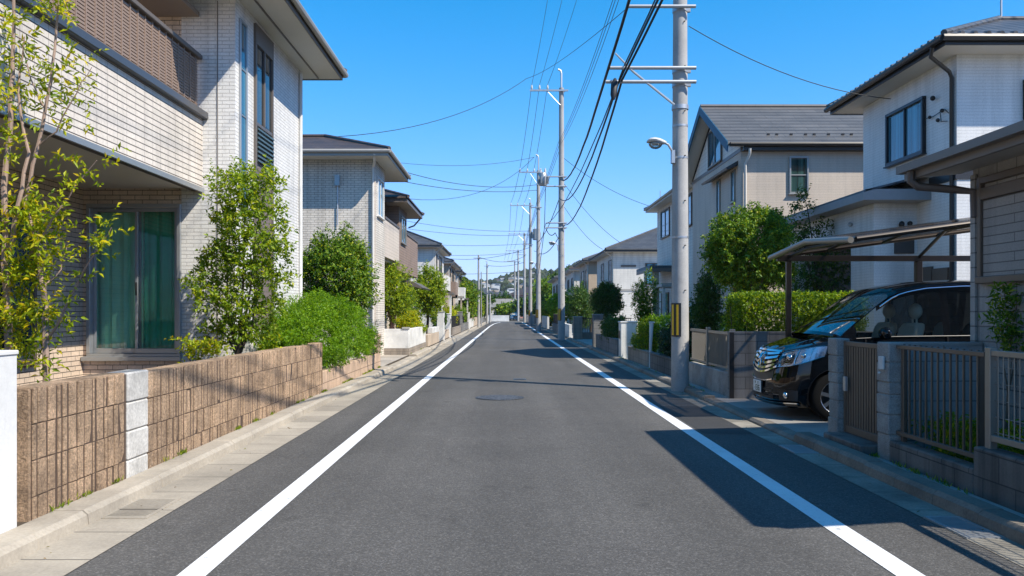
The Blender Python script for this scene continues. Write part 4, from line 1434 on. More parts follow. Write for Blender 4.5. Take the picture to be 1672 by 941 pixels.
# ================================================================== RIGHT SIDE
# ---- nearest house: only its far end and eaves are in view
M['tile_grey'] = brick('grey_wall_tile', (.40, .375, .345), (.36, .34, .315), (.17, .16, .15), .30, .15, .008, 0.0, .7, .5, 40, .2)
R1 = house_root('low grey tiled house with deep eaves at the right edge', 7, 6.4)
wallbox(R1, M['tile_grey'], 4.8, 10.5, 4.4, 8.2, .045, 2.98)
ev = MB()
S = .3
ex, ey0, ey1, ez = 4.25, 4.05, 8.5, 3.06
rx = 11.5
ev.add([(ex, ey0, ez), (ex, ey1, ez), (rx, ey1, ez + (rx - ex) * S), (rx, ey0, ez + (rx - ex) * S),
        (ex, ey0, ez - .03), (ex, ey1, ez - .03), (rx, ey1, ez + (rx - ex) * S - .03), (rx, ey0, ez + (rx - ex) * S - .03)],
       [(0, 3, 2, 1), (4, 5, 6, 7), (0, 1, 5, 4), (1, 2, 6, 5), (2, 3, 7, 6), (3, 0, 4, 7)])
r1roof = ev.build('roof', M['roof_slate'], R1)
mb = MB()
mb.box(ex - .01, ex + .03, ey0, ey1, ez - .17, ez - .035)
for yy in (ey1 - .04, ey0):
    mb.add([(ex + .031, yy, ez - .17), (rx, yy, ez - .17 + (rx - ex) * S), (rx, yy, ez - .035 + (rx - ex) * S), (ex + .031, yy, ez - .025),
            (ex + .031, yy + .04, ez - .17), (rx, yy + .04, ez - .17 + (rx - ex) * S), (rx, yy + .04, ez - .035 + (rx - ex) * S), (ex + .031, yy + .04, ez - .025)],
           [(0, 3, 2, 1), (4, 5, 6, 7), (0, 1, 5, 4), (1, 2, 6, 5), (2, 3, 7, 6), (3, 0, 4, 7)])
M['fascia_taupe'] = plain('taupe_fascia', (.17, .145, .125), .5, .1, .1, 5)
mb.build('fascia', M['fascia_taupe'], R1)
mb = MB()
mb.add([(ex + .03, ey0 + .04, ez - .15), (ex + .03, ey1 - .04, ez - .15), (4.81, ey1 - .04, ez - .10), (4.81, ey0 + .04, ez - .10)], [(0, 1, 2, 3)])
mb.build('soffit', plain('grey_soffit', (.42, .38, .33), .7), R1)
mb = MB()
mb.add([(4.81, ey1 - .05, ez - .12), (10.5, ey1 - .05, ez - .12 + 5.7 * S), (10.5, 8.2, ez - .12 + 5.7 * S), (4.81, 8.2, ez - .12)], [(0, 1, 2, 3)])
mb.add([(4.81, 8.195, 2.97), (10.5, 8.195, 2.97), (10.5, 8.195, ez - .12 + 5.7 * S), (4.81, 8.195, ez - .12)], [(0, 1, 2, 3)])
mb.build('gable_panel', M['tile_grey'], R1)
mb = MB()
mb.extr([(ex - .10, ez - .10), (ex - .02, ez - .10), (ex - .02, ez - .03), (ex - .035, ez - .03), (ex - .035, ez - .085), (ex - .085, ez - .085), (ex - .085, ez - .02), (ex - .10, ez - .02)], 'y', ey0, ey1)
mb.build('gutter', M['fascia_taupe'], R1)
mb = MB()
mb.tube([(ex - .04, 8.3, ez - .1), (ex - .04, 8.3, ez - .2), (ex + .02, 8.28, ez - .26), (4.62, 8.22, ez - .30), (4.76, 8.12, ez - .34), (4.76, 8.1, ez - .6)], .042, 9)
mb.build('downpipe', plain('brown_pipe', (.10, .08, .07), .5), R1, smooth=True)
mb = MB()
fbox(mb, '-X', 4.8, 7.0, 8.06, 1.78, 1.85, -.01, .07)
fbox(mb, '-X', 4.8, 8.0, 8.06, 1.85, 2.85, -.01, .05)
fbox(mb, '-X', 4.8, 7.0, 8.0, 2.78, 2.85, -.01, .05)
fbox(mb, '-X', 4.8, 6.2, 8.19, 2.62, 2.74, -.01, .045)
sh = mb.build('shutter_frame', M['alu_bronze'], R1, bevel=.006)
mb = MB()
fbox(mb, '-X', 4.8, 6.9, 7.995, 1.852, 2.615, .004, .02)
mb.build('shutter_panel', brick('grey_slats', (.34, .32, .30), (.32, .30, .28), (.13, .12, .11), 3, .09, .006, .5, .6, .5), sh)
mb = MB(); mb.box(4.77, 4.802, 8.12, 8.2, .05, 2.9); mb.build('corner_trim', M['tile_grey'], R1)

# ---- fence line in front of it
fx0, fx1 = 3.71, 3.86


def pillar(label, y0, y1, h):
    t = thing('block_pillar', label, 'pillar', ((fx0 + fx1) / 2, (y0 + y1) / 2, 0))
    rnd = random.Random(int(y0 * 10))
    mb = MB()
    z = 0
    hs_ = [.3, .2, .2, .12, .2, .2]
    k = h / sum(hs_)
    for q in hs_:
        j = rnd.uniform(-.006, .006)
        mb.box(fx0 + j, fx1 + j, y0 + rnd.uniform(-.005, .005), y1, z + .003, z + q * k - .003)
        z += q * k
    mb.box(fx0 + .012, fx1 - .012, y0 + .012, y1 - .012, .01, h - .01)
    mb.build('pillar_blocks', M['stone'], t, bevel=.01)
    return t


tm = NT('rough_grey_stone')
n1 = tm.ramp(tm.noise(2.5, 6, .65), [(.3, .55), (.65, 1.1)])
n2 = tm.ramp(tm.noise(70, 5, .75), [(.3, .6), (.7, 1.35)])
tm.p(Base_Color=tm.mix(1.0, tm.mix(1.0, n1, n2, 'MULTIPLY'), (.38, .36, .335), 'MULTIPLY'), Roughness=.95, Normal=tm.bump(tm.noise(55, 5, .7), .9, .015))
M['stone'] = tm.m
pillar('rough grey block pillar between the car and the narrow brown gate', 8.95, 9.2, 1.2)
p2 = pillar('rough grey block pillar with a doorphone right of the narrow brown gate', 7.74, 7.99, 1.2)
mb = MB(); mb.box(fx0 - .03, fx0 - .008, 7.80, 7.9, .93, 1.06); mb.cyl((fx0 - .02, 7.87, .90), (fx0 - .045, 7.87, .89), .012)
mb.build('doorphone', M['white_render'], p2, bevel=.006)
mb = MB(); mb.box(3.74, 3.82, 7.99, 8.02, 1.16, 1.19); mb.build('hinge', M['dark_metal'], p2)

g = thing('side_gate', 'narrow brown metal gate of vertical slats between two block pillars', 'gate', (3.79, 8.47, .1))
mb = MB()
mb.box(3.77, 3.81, 8.02, 8.06, .16, 1.18); mb.box(3.77, 3.81, 8.88, 8.92, .16, 1.18)
mb.box(3.775, 3.805, 8.06, 8.88, .16, .24); mb.box(3.775, 3.805, 8.06, 8.88, 1.12, 1.17)
mb.build('gate_frame', M['alu_bronze'], g, bevel=.004)
mb = MB()
y = 8.085
while y < 8.87:
    mb.box(3.78, 3.80, y, y + .035, .242, 1.118); y += .062
mb.build('slats', M['alu_bronze'], g)
mb = MB(); mb.box(3.735, 3.765, 8.80, 8.86, .62, .78); mb.build('handle', M['steel'], g, bevel=.005)
t = thing('gate_step', 'stained concrete step in front of the narrow brown gate', 'step', (3.7, 8.47, 0))
mb = MB(); mb.box(3.55, 3.86, 8.0, 8.94, 0, .15); mb.build('step_slab', M['block_dark'], t, bevel=.012)

lw = thing('fence_wall', 'low stained block wall carrying the brown bar fence and mesh panel', 'wall', (3.79, 5.5, 0))
mb = MB(); mb.box(fx0, fx1, 6.34, 7.735, 0, .25); mb.box(fx0 - .004, fx1 + .004, .8, 6.335, 0, .43)
mb.build('wall_body', M['block_dark'], lw, bevel=.012)

bf = thing('bar_fence', 'brown bar fence panel of thin vertical bars beside the doorphone pillar', 'fence', (3.79, 7, .25))
mb = MB()
mb.box(3.77, 3.81, 6.30, 7.72, 1.14, 1.18); mb.box(3.77, 3.81, 6.30, 7.72, .31, .35)
mb.each('rail', M['alu_bronze'], bf, bevel=.004)
mb = MB()
y = 6.40
while y < 7.66:
    mb.box(3.782, 3.798, y, y + .016, .31, 1.19); y += .099
mb.build('bars', M['alu_bronze'], bf)
mb = MB()
for y in (7.64, 6.40):
    mb.box(3.80, 3.84, y, y + .04, .2, 1.16)
mb.each('post', M['alu_bronze'], bf)
mf = thing('mesh_fence', 'champagne coloured mesh fence panel with a square post at right', 'fence', (3.79, 4, .43))
mb = MB(); mb.box(3.76, 3.82, 6.20, 6.27, .40, 1.22); mb.box(3.76, 3.82, 3.2, 3.27, .40, 1.22); mb.each('post', M['alu_champ'], mf, bevel=.004)
mb = MB(); mb.box(3.765, 3.815, .9, 6.195, 1.155, 1.20); mb.box(3.765, 3.815, .9, 6.195, .49, .54); mb.each('rail', M['alu_champ'], mf, bevel=.004)
mb = MB()
y = 1.0
while y < 6.18:
    mb.cyl((3.785, y, .54), (3.785, y, 1.155), .0045, n=6); y += .065
for z in (.56, .68, .81, .94, 1.07, 1.13):
    mb.cyl((3.795, .9, z), (3.795, 6.19, z), .0045, n=6)
mb.build('mesh', M['alu_champ'], mf)
t = thing('side_wall', 'blue-grey block wall running back from the doorphone pillar', 'wall', (5, 8.1, 0))
mb = MB(); mb.box(3.862, 4.79, 8.02, 8.14, .0, 1.16); mb.box(4.79, 10, 8.21, 8.33, 0, 1.16); mb.build('wall_body', M['block_pale'], t)
mb = MB(); mb.box(3.864, 4.79, 8.01, 8.15, 1.161, 1.19); mb.build('coping', M['grey_render'], t)

# ---- wall behind the car
bwk = thing('block_wall', 'grey block wall on the far side of the parked car', 'wall', (5.5, 13.4, 0))
mb = MB(); mb.box(3.74, 8.0, 13.36, 13.5, 0, 1.13); mb.build('wall_body', M['block'], bwk)
mb = MB(); mb.box(3.735, 8.0, 13.35, 13.51, 1.131, 1.165); mb.build('coping', M['block'], bwk)
mb = MB(); mb.box(3.725, 3.80, 13.33, 13.349, 0, 1.15); mb.build('end_post', M['dark_metal'], bwk)

# ---- carport
cp = thing('carport', 'dark metal carport with a smoky curved roof over the parked car', 'carport', (6, 12, 0))
mb = MB(); mb.box(4.60, 4.68, 13.09, 13.17, .05, 2.33); mb.box(6.73, 6.83, 13.08, 13.18, .05, 2.33)
M['alu_dark'] = plain('dark_bronze_aluminium', (.055, .045, .038), .38, .5, .1, 10)
mb.each('post', M['alu_dark'], cp, bevel=.008)
mb = MB(); mb.box(4.45, 8.2, 13.08, 13.18, 2.33, 2.42); mb.build('beam', M['alu_dark'], cp, bevel=.008)


def cz(x, y):
    u = (y - 10.15) / (13.15 - 10.15)
    return 2.38 + (x - 4.45) * .135 - .02 * u + .12 * math.sin(math.pi * u) + .05


N = 14
mb = MB(); vs_ = []
xs = [4.45 + 3.8 * i / 10 for i in range(11)]
for x in xs:
    for j in range(N + 1):
        y = 10.15 + 3.0 * j / N
        vs_.append((x, y, cz(x, y) + .02))
n = N + 1
mb.add(vs_, [(i * n + j, (i + 1) * n + j, (i + 1) * n + j + 1, i * n + j + 1) for i in range(10) for j in range(N)])
tm = NT('smoky_polycarbonate')
tr = tm.n('BsdfTransparent', {'Color': (.50, .46, .43, 1)})
tm.p(Base_Color=(.05, .045, .042), Roughness=.12)
mx = tm.n('MixShader', {0: .55, 1: tm.b.outputs[0], 2: tr.outputs[0]})
tm.t.links.new(mx.outputs[0], tm.out.inputs[0])
rp = mb.build('roof_panel', tm.m, cp, smooth=True, recalc=False)
mb = MB()
for x in (4.45, 5.3, 6.2, 7.1, 8.2):
    r = .035 if x == 4.45 else .025
    mb.tube([(x, 10.15 + 3.0 * j / N, cz(x, 10.15 + 3.0 * j / N) - .012) for j in range(N + 1)], r, 9)
mb.each('rafter', M['alu_dark'], cp, smooth=True)
mb = MB()
for y, r in ((10.15, .036), (13.15, .036)):
    mb.tube([(4.45, y, cz(4.45, y)), (8.25, y, cz(8.25, y))], r, 9)
for j in (4, 7, 10):
    y = 10.15 + 3.0 * j / N
    mb.tube([(4.45, y, cz(4.45, y) - .01), (8.2, y, cz(8.2, y) - .01)], .022, 7)
mb.each('side_rail', M['alu_dark'], cp, smooth=True)
mb = MB(); mb.tube([(4.36, 13.2, cz(4.45, 13.15) - .02), (4.36, 11.6, cz(4.45, 11.6) - .02), (4.36, 10.1, cz(4.45, 10.15) - .02)], .042, 12)
mb.build('front_gutter', M['alu_champ'], cp, smooth=True)
mb = MB()
for x in (4.64, 6.78):
    mb.tube([(x, 13.1, 2.40), (x, 12.3, cz(x, 12.3) - .06), (x, 10.6, cz(x, 10.6) - .05)], [.028, .026, .02], 8)
mb.each('arm', M['alu_dark'], cp, smooth=True)

# ---- white house with black windows
R2 = house_root('white sided house with a large black window behind the carport', 12, 17)
M['white_cool'] = brick('white_fine_siding', (.76, .75, .73), (.74, .73, .71), (.60, .59, .575), 1.8, .06, .004, .5, .7, .5, 40, .15)
wallbox(R2, M['white_cool'], 8.5, 17.5, 15.05, 19.0, .05, 6.42)
hip_roof(R2, 7.95, 18.1, 14.45, 19.6, 6.56, .46, M['roof_pan'], M['dark_metal'], M['soffit'], .16)
mb = MB()
y = 14.45
while y < 19.6:
    mb.cyl((7.90, y, 6.535), (8.02, y, 6.575), .045, n=8); y += .24
x = 8.0
while x < 18:
    mb.cyl((x, 14.40, 6.535), (x, 14.52, 6.575), .045, n=8); x += .24
mb.each('eave_tile', M['roof_pan'], R2)
gutter(R2, M['dark_metal'], [((7.87, 14.4, 6.46), (7.87, 19.65, 6.46)), ((7.87, 14.38, 6.46), (18.1, 14.38, 6.46))], .06)
mb = MB(); mb.tube([(7.88, 14.75, 6.4), (7.9, 14.85, 6.25), (8.40, 15.12, 6.05), (8.45, 15.14, 5.95), (8.45, 15.14, .2)], .038, 8)
mb.build('downpipe', M['dark_metal'], R2, smooth=True)
M['black_frame'] = plain('black_window_frame', (.014, .016, .02), .35, .2)
window(R2, '-X', 8.5, 16.15, 17.75, 4.72, 5.88, M['black_frame'], M['glass_blue'], .08, 1, .07)
window(R2, '-Y', 15.05, 9.75, 11.2, 4.72, 5.88, M['black_frame'], M['glass_blue'], .08, 1, .07)
mb = MB(); mb.sphere((8.42, 15.75, 5.72), .05); mb.sphere((8.44, 15.9, 5.38), .035); mb.sphere((8.44, 15.45, 5.4), .04); mb.sphere((8.44, 15.6, 5.25), .04)
mb.tube([(8.46, 16.1, 5.4), (8.46, 15.8, 5.37), (8.46, 15.4, 5.42), (8.46, 15.25, 5.3)], .008, 5)
mb.tube([(8.46, 15.55, 5.38), (8.45, 15.5, 5.2), (8.46, 15.3, 5.16)], .008, 5)
mb.build('cable_bracket', M['black'], R2)
mb = MB(); mb.cyl((10.55, 17, 7.65), (10.55, 17, 11.2), .022, n=7); mb.build('antenna_mast', M['steel'], R2)
# entrance block with a low roof
mb = MB()
mb.box(7.6, 8.499, 16.5, 17.6, .05, 3.74); mb.box(7.6, 7.75, 17.6, 21.4, 3.2, 3.74); mb.box(7.6, 8.499, 21.4, 21.6, .05, 3.74)
mb.build('porch_wall', M['white_cool'], R2)
mb = MB(); mb.box(8.3, 8.498, 17.601, 21.4, .05, 3.3); mb.build('porch_recess', plain('dark_wood', (.05, .035, .028), .7), R2)
mb = MB()
mb.add([(7.15, 15.95, 3.94), (7.15, 21.9, 3.94), (8.5, 21.9, 4.28), (8.5, 15.95, 4.28), (7.15, 15.95, 3.90), (7.15, 21.9, 3.90), (8.5, 21.9, 4.24), (8.5, 15.95, 4.24)],
       [(0, 3, 2, 1), (4, 5, 6, 7), (0, 1, 5, 4), (1, 2, 6, 5), (2, 3, 7, 6), (3, 0, 4, 7)])
mb.build('porch_roof', M['roof_grey'], R2)
mb = MB()
mb.box(7.15, 7.19, 15.95, 21.9, 3.74, 3.90); mb.box(7.19, 8.9, 15.95, 15.99, 3.74, 3.96); mb.box(7.19, 8.5, 15.99, 21.9, 3.742, 3.76)
mb.build('porch_fascia', plain('mid_grey_fascia', (.22, .215, .215), .5), R2)
mb = MB(); mb.box(8.47, 8.9, 15.03, 15.99, 4.0, 4.18); mb.build('band', M['dark_metal'], R2)
mb = MB(); mb.sphere((8.15, 16.44, 3.3), .055, .06, .07); mb.sphere((8.32, 16.44, 3.32), .05, .06, .05); mb.each('wall_lamp', M['black'], R2)
mb = MB(); mb.sphere((7.56, 17.55, 3.42), .05); mb.build('wall_lamp', M['steel'], R2)
mb = MB(); mb.box(8.46, 8.495, 15.3, 15.85, .1, 2.35); mb.box(8.45, 8.499, 15.87, 16.4, .1, 2.4); mb.build('door', M['alu_bronze'], R2)
mb = MB(); mb.box(8.02, 8.42, 16.46, 16.498, 2.7, 3.0); mb.build('vent_panel', plain('dark_vent', (.06, .05, .045), .6), R2)

# ---- beige house, gable with blue barge boards
R3 = house_root('beige house with blue barge boards and a slate gable roof', 11, 26)
M['beige_sid'] = brick('beige_siding', (.58, .495, .41), (.565, .48, .40), (.46, .39, .32), 2.4, .075, .004, .5, .75, .3, 40, .12)
gx, hx = 6.76, 15.5
mb = MB()
mb.box(gx, hx, 23, 29, .05, 6.2)
mb.build('wall', M['beige_sid'], R3)
mb = MB(); mb.extr([(23.0, 6.2), (29, 6.2), (26, 7.88)], 'x', gx + .002, hx); mb.build('gable_wall', M['white_siding'], R3)
ov = .45
xa, xb_ = gx - ov, hx + .3
ry, rz, ez_, ya_, yb_ = 26.0, 8.12, 6.28, 22.72, 29.28
mb = MB()
for (ya, yb) in ((ya_, ry), (yb_, ry)):
    a, b = (ya, ez_), (yb, rz)
    mb.loft([[(xa, a[0], a[1]), (xa, b[0], b[1]), (xa, b[0], b[1] + .07), (xa, a[0], a[1] + .07)],
             [(xb_, a[0], a[1]), (xb_, b[0], b[1]), (xb_, b[0], b[1] + .07), (xb_, a[0], a[1] + .07)]])
r3 = mb.build('roof', M['roof_slate'], R3)
mb = MB(); mb.tube([(xa, ry, rz + .08), (xb_, ry, rz + .08)], .07, 8); mb.build('ridge_cap', M['roof_slate'], r3)
mb = MB()
x = 7.6
k = 0
while x < 15:
    zs = ez_ + .07 + .55 * (rz - ez_) / (ry - ya_)
    mb.box(x, x + .07, ya_ + .52, ya_ + .58, zs, zs + .05)
    x += .42 if k % 3 else .25
    k += 1
mb.build('snow_guard', M['dark_metal'], r3)
mb = MB()
for (ya, yb) in ((ya_, ry), (yb_, ry)):
    mb.loft([[(xa - .035, ya, ez_ - .22), (xa - .035, yb, rz - .19), (xa - .035, yb, rz + .08), (xa - .035, ya, ez_ + .08)],
             [(xa - .003, ya, ez_ - .22), (xa - .003, yb, rz - .19), (xa - .003, yb, rz + .08), (xa - .003, ya, ez_ + .08)]])
mb.each('barge_board', plain('blue_barge_board', (.008, .065, .12), .6, 0, .15, 4), R3)
mb = MB()
for (ya, yb) in ((ya_ + .02, ry), (yb_ - .02, ry)):
    mb.loft([[(xa, ya, ez_ - .07), (xa, yb, rz - .07), (xa, yb, rz - .045), (xa, ya, ez_ - .045)],
             [(gx + .0, ya, ez_ - .07), (gx + .0, yb, rz - .07), (gx + .0, yb, rz - .045), (gx + .0, ya, ez_ - .045)]])
mb.build('soffit', M['soffit'], R3)
mb = MB(); mb.box(gx, hx, 22.76, 22.8, ez_ - .16, ez_ + .02); mb.box(gx, hx, 22.8, 23.0, ez_ - .16, ez_ - .14); mb.build('eave_board', M['dark_metal'], R3)
gutter(R3, M['dark_metal'], [((gx - .4, 22.68, ez_ + .0), (hx, 22.68, ez_ + .0))], .06)
mb = MB(); mb.tube([(gx + .16, 22.68, 6.15), (gx + .16, 22.7, 6.0), (gx + .1, 22.93, 5.75), (gx + .1, 22.93, .1)], .04, 8); mb.build('downpipe', M['soffit'], R3, smooth=True)
window(R3, '-Y', 23.0, 8.14, 8.70, 4.9, 5.98, M['alu'], M['glass_green'], .06, 0, .05, 1)
window(R3, '-X', gx, 23.55, 23.95, 4.75, 5.7, M['alu_champ'], M['glass_blue'], .05, 0)
window(R3, '-X', gx, 25.2, 25.6, 4.55, 5.7, M['alu_champ'], M['glass_blue'], .05, 0)
window(R3, '-X', gx, 25.0, 26.6, 6.25, 7.45, M['fascia_brown'], M['glass_blue'], .06, 1)
mb = MB(); mb.extr([(gx - .35, 5.72), (gx - .33, 5.66), (gx, 5.78), (gx, 5.92)], 'y', 23.3, 26.3); mb.build('awning', M['dark_metal'], R3)
mb = MB(); mb.box(gx - .02, gx + .001, 22.99, 29, 6.12, 6.24); mb.build('band', M['fascia_taupe'], R3)
mb = MB(); mb.box(gx - .015, gx + .001, 23.2, 26.5, 3.2, 3.27); mb.build('band', M['fascia_taupe'], R3)
mb = MB(); mb.box(gx - .03, gx - .001, 27, 28.2, .2, 2.6); mb.build('door', M['alu_bronze'], R3)
mb = MB(); mb.box(10.6, 10.9, 22.97, 22.999, 4.9, 5.0); mb.box(10.3, 12, 22.98, 22.999, 4.86, 4.89); mb.build('conduit', M['grey_render'], R3)

# ---- white houses beyond
R4 = row_house('narrow white house with a dark window behind the nearest pole', -1, 7.45, 14, 30.6, 39.5, 6.55, .5, .36, M['white_siding'], M['roof_grey'], M['fascia_grey'],
               [('S', 36.4, 38.4, 5.0, 6.3), ('S', 32, 33.4, 5.0, 6.3), ('S', 36.6, 38.2, 1.2, 2.4)])
R5 = row_house('large white house with a grey hipped roof behind the ball-shaped tree', -1, 7.0, 15, 52.5, 62, 5.5, .55, .42, M['white_siding'], M['roof_grey'], M['dark_metal'],
               [('S', 53.2, 54.6, 3.3, 5.0), ('S', 57.5, 59, 3.3, 5.0), ('E', 9.1, 10.4, 3.3, 4.7), ('E', 10.2, 11, .9, 2.3)], (54.8, 57.2, 2.6, 3.6, M['white_siding'], .5))
mb = MB(); mb.box(6.98, 15.02, 52.47, 52.6, 2.85, 2.98); mb.build('band', M['fascia_grey'], R5)
mb = MB(); mb.box(7.5, 8.5, 52.46, 52.5, 4.45, 4.58); mb.build('vent_hood', M['fascia_brown'], R5)
mb = MB(); mb.cyl((11, 57.2, 7.0), (11, 57.2, 10.2), .03, n=6); mb.cyl((11.5, 57.2, 7.0), (11.5, 57.2, 9.6), .025, n=6); mb.each('antenna_mast', M['steel'], R5)
mb = MB(); mb.box(6.3, 7.44, 35.2, 38.8, 3.42, 3.54); mb.build('porch_roof', M['roof_grey'], R4)
mb = MB(); mb.box(6.3, 7.44, 35.2, 35.25, 3.27, 3.42); mb.box(6.3, 6.35, 35.25, 38.8, 3.27, 3.42); c_ = mb.build('porch_fascia', M['fascia_brown'], R4)
mb = MB(); mb.box(6.5, 6.75, 35.35, 35.6, .05, 3.42); mb.build('porch_column', M['tan_siding'], R4)
row_house('brown and white house with dark upper windows beyond the large white one', -1, 6.6, 14, 64.5, 72.5, 5.6, .5, .38, M['tan_siding'], M['roof_grey'], M['fascia_brown'],
          [('S', 65, 67, 3.4, 5.0), ('S', 68.5, 70.5, 3.4, 5.0)], (66.8, 71.5, 2.5, 3.5, M['brown_siding'], .5))
row_house('pale house partly hidden by the second utility pole', -1, 6.4, 14, 76, 86, 5.5, .5, .36, M['white_siding'], M['roof_brown'], M['fascia_grey'],
          [('S', 77, 79, 3.3, 4.8), ('S', 82, 84, 3.3, 4.8)], (77, 81, 2.5, 3.5, M['grey_siding'], .5))
row_house('farthest right-hand house, white with a curved grey roof', -1, 5.9, 14, 91, 104, 5.3, .55, .36, M['white_siding'], M['roof_grey'], M['fascia_brown'],
          [('S', 92.5, 95.5, 3.2, 4.7), ('S', 98, 101, 3.2, 4.7)], (92, 96.5, 2.2, 3.2, M['white_siding'], .5))

# ---- walls, posts and fences along the right pavement
t = thing('garden_fence', 'grey metal fence of thin bars on a weathered stone wall by the pole', 'fence', (3.85, 15.4, 0))
mb = MB(); mb.box(3.76, 3.92, 13.55, 16.6, 0, .46); mb.build('wall_body', M['stone'], t, bevel=.015)
mb = MB()
y = 13.6
while y < 16.55:
    mb.box(3.83, 3.85, y, y + .018, .5, 1.12); y += .085
mb.box(3.82, 3.86, 13.55, 16.6, 1.10, 1.15); mb.box(3.82, 3.86, 13.55, 16.6, .50, .54)
mb.build('railing', M['alu_champ'], t)
mb = MB(); mb.box(3.80, 3.88, 13.53, 13.61, .461, 1.2); mb.box(3.80, 3.88, 15.15, 15.23, .461, 1.2); mb.each('post', M['alu_champ'], t, bevel=.005)
lowwall('low weathered block wall under the dark bush left of the nearest pole', 17.4, 20.45, .42, M['block_dark'], x=3.75)
lowwall('low block wall under the yellow-topped bush', 20.8, 24.2, .42, M['block_warm'], x=3.75)
t = thing('fence_post', 'leaning white metal post standing beside the yellow-topped bush', 'post', (3.72, 20.62, 0))
mb = MB(); mb.tube([(3.70, 20.62, 0), (3.71, 20.62, .5), (3.74, 20.62, 1.2)], [.03, .035, .055], 8); mb.build('shaft', M['white_render'], t, smooth=True)
mb = MB(); mb.box(3.68, 3.82, 20.56, 20.68, 1.2, 1.24); mb.build('cap', M['white_render'], t, bevel=.01)
gatepost('wide white gatepost with a dark mail slot left of the yellow-topped bush', 3.8, 25.1, .5, .5, 1.15, M['white_stain'], M['white_render'], -1)
lowwall('grey low wall running from the white gatepost toward the far driveway', 26.2, 32.5, .55, M['block'], x=3.7)
gatepost('grey block gatepost where the grey low wall ends', 3.75, 33.0, .4, .45, 1.35, M['block'], M['grey_render'], -1)
gatepost('beige block gatepost on the far side of the driveway below the ball-shaped tree', 3.7, 41.8, .45, .5, 1.2, M['block_warm'], M['grey_render'])
t = thing('garden_fence', 'low dark railing on a beige base across the far right driveway', 'fence', (4.7, 42.2, 0))
mb = MB(); mb.box(3.95, 6.6, 42.1, 42.3, 0, .4); mb.build('wall_body', M['block_warm'], t)
mb = MB()
for i in range(22):
    mb.box(4.0 + i * .12, 4.025 + i * .12, 42.18, 42.2, .4, 1.15)
mb.box(3.95, 6.6, 42.17, 42.21, 1.12, 1.17); mb.build('railing', M['dark_metal'], t)
lowwall('pale wall behind the second utility pole', 44, 50, .75, M['white_stain'], x=3.5)
lowwall('grey wall with railing in front of the brown and white house', 53, 60, .6, M['block'], x=3.5, fence=(.7, M['dark_metal'], .16))
lowwall('white wall behind the third and fourth utility poles', 66, 76, 1.05, M['white_stain'], x=3.4)
lowwall('beige wall on the right near the road end', 80, 92, 1.0, M['beige_render'], x=3.4)
lowwall('last grey wall on the right before the crossing street', 95, 110, 1.0, M['block'], x=3.4)

# ================================================================== CAR
M['car_paint'] = plain('black_car_paint', (.003, .0034, .0045), .3, 0, .1, 3, coat=1.0, spec=.0)
M['chrome'] = plain('chrome', (.62, .62, .63), .08, 1.0, .02, 3)
M['car_glass'] = clearglass('car_glass', (.86, .89, .88), .3)
M['wind_glass'] = clearglass('windscreen_glass', (.40, .46, .47), .8)
M['privacy'] = clearglass('privacy_glass', (.10, .11, .11), .3)
M['seat'] = plain('beige_seat', (.80, .72, .57), .75, 0, .1, 8)
M['interior'] = plain('dark_interior', (.015, .014, .014), .8)
M['lamp_glass'] = clearglass('lamp_cover', (.93, .95, .97), .2)
M['plate'] = plain('white_plate', (.72, .73, .70), .4, 0, .04, 10)

CX, CY, CZ = 3.60, 11.34, .045
LEN = 4.7
# plan outline of the body, from the nose to the tail (x back from the nose, y half width)
OUT = [(0, 0), (.004, .15), (.016, .30), (.04, .45), (.085, .58), (.16, .69), (.27, .77), (.42, .82), (.6, .845), (.8, .86), (1.3, .865), (2.2, .865), (3.2, .865), (4.0, .86), (4.35, .84), (4.55, .78), (4.65, .66), (4.69, .4), (4.7, 0)]


def resample(pts, step):
    out = [pts[0]]
    for (a, b) in zip(pts[:-1], pts[1:]):
        d = math.dist(a, b)
        n = max(1, int(round(d / step)))
        for i in range(1, n + 1):
            out.append((a[0] + (b[0] - a[0]) * i / n, a[1] + (b[1] - a[1]) * i / n))
    return out


def interp(x, xs, ys):
    return float(np.interp(x, xs, ys))


def beltz(x):
    return interp(x, [0, .15, .4, .75, 1.5, 4.7], [.90, .95, 1.02, 1.09, 1.13, 1.17])


def fdx(z):       # how far the nose leans back at height z
    return interp(z, [.17, .26, .34, .52, .62, .80, .92, 1.0], [.07, .01, 0, .005, .02, .06, .13, .2])


def body_pt(u, z):
    x, y = u
    w = max(0.0, 1 - x / .9)
    dy = interp(z, [.17, .3, .6, .9, 1.13], [.05, .012, 0, .008, .03])
    tail = max(0.0, (x - 4.0) / .7)
    xx = x + fdx(z) * w - tail * interp(z, [.17, .4, 1.15], [.12, .0, .05])
    return (CX + xx, -max(0.0, y - dy * min(1, y / .5)), CZ + z)   # near side (y negative)


def mirror(p):
    return (p[0], -p[1], p[2])


def shift(p):
    return (p[0], CY + p[1], p[2])


def nose(y, z, d=0.0):
    """a point on the nose surface, y across (signed), pushed out by d"""
    ay = abs(y)
    x = interp(ay, [o[1] for o in OUT[:10]], [o[0] for o in OUT[:10]])
    w = max(0.0, 1 - x / .9)
    return (CX + x + fdx(z) * w - d, CY + y, CZ + z)


car = thing('minivan', 'black minivan with a chrome grille parked under the carport', 'car', (CX + 2.3, CY, CZ))
outl = resample(OUT, .045)
NL = 18
WHEELS = [(.74, .325), (3.65, .325)]
ARCH = .375


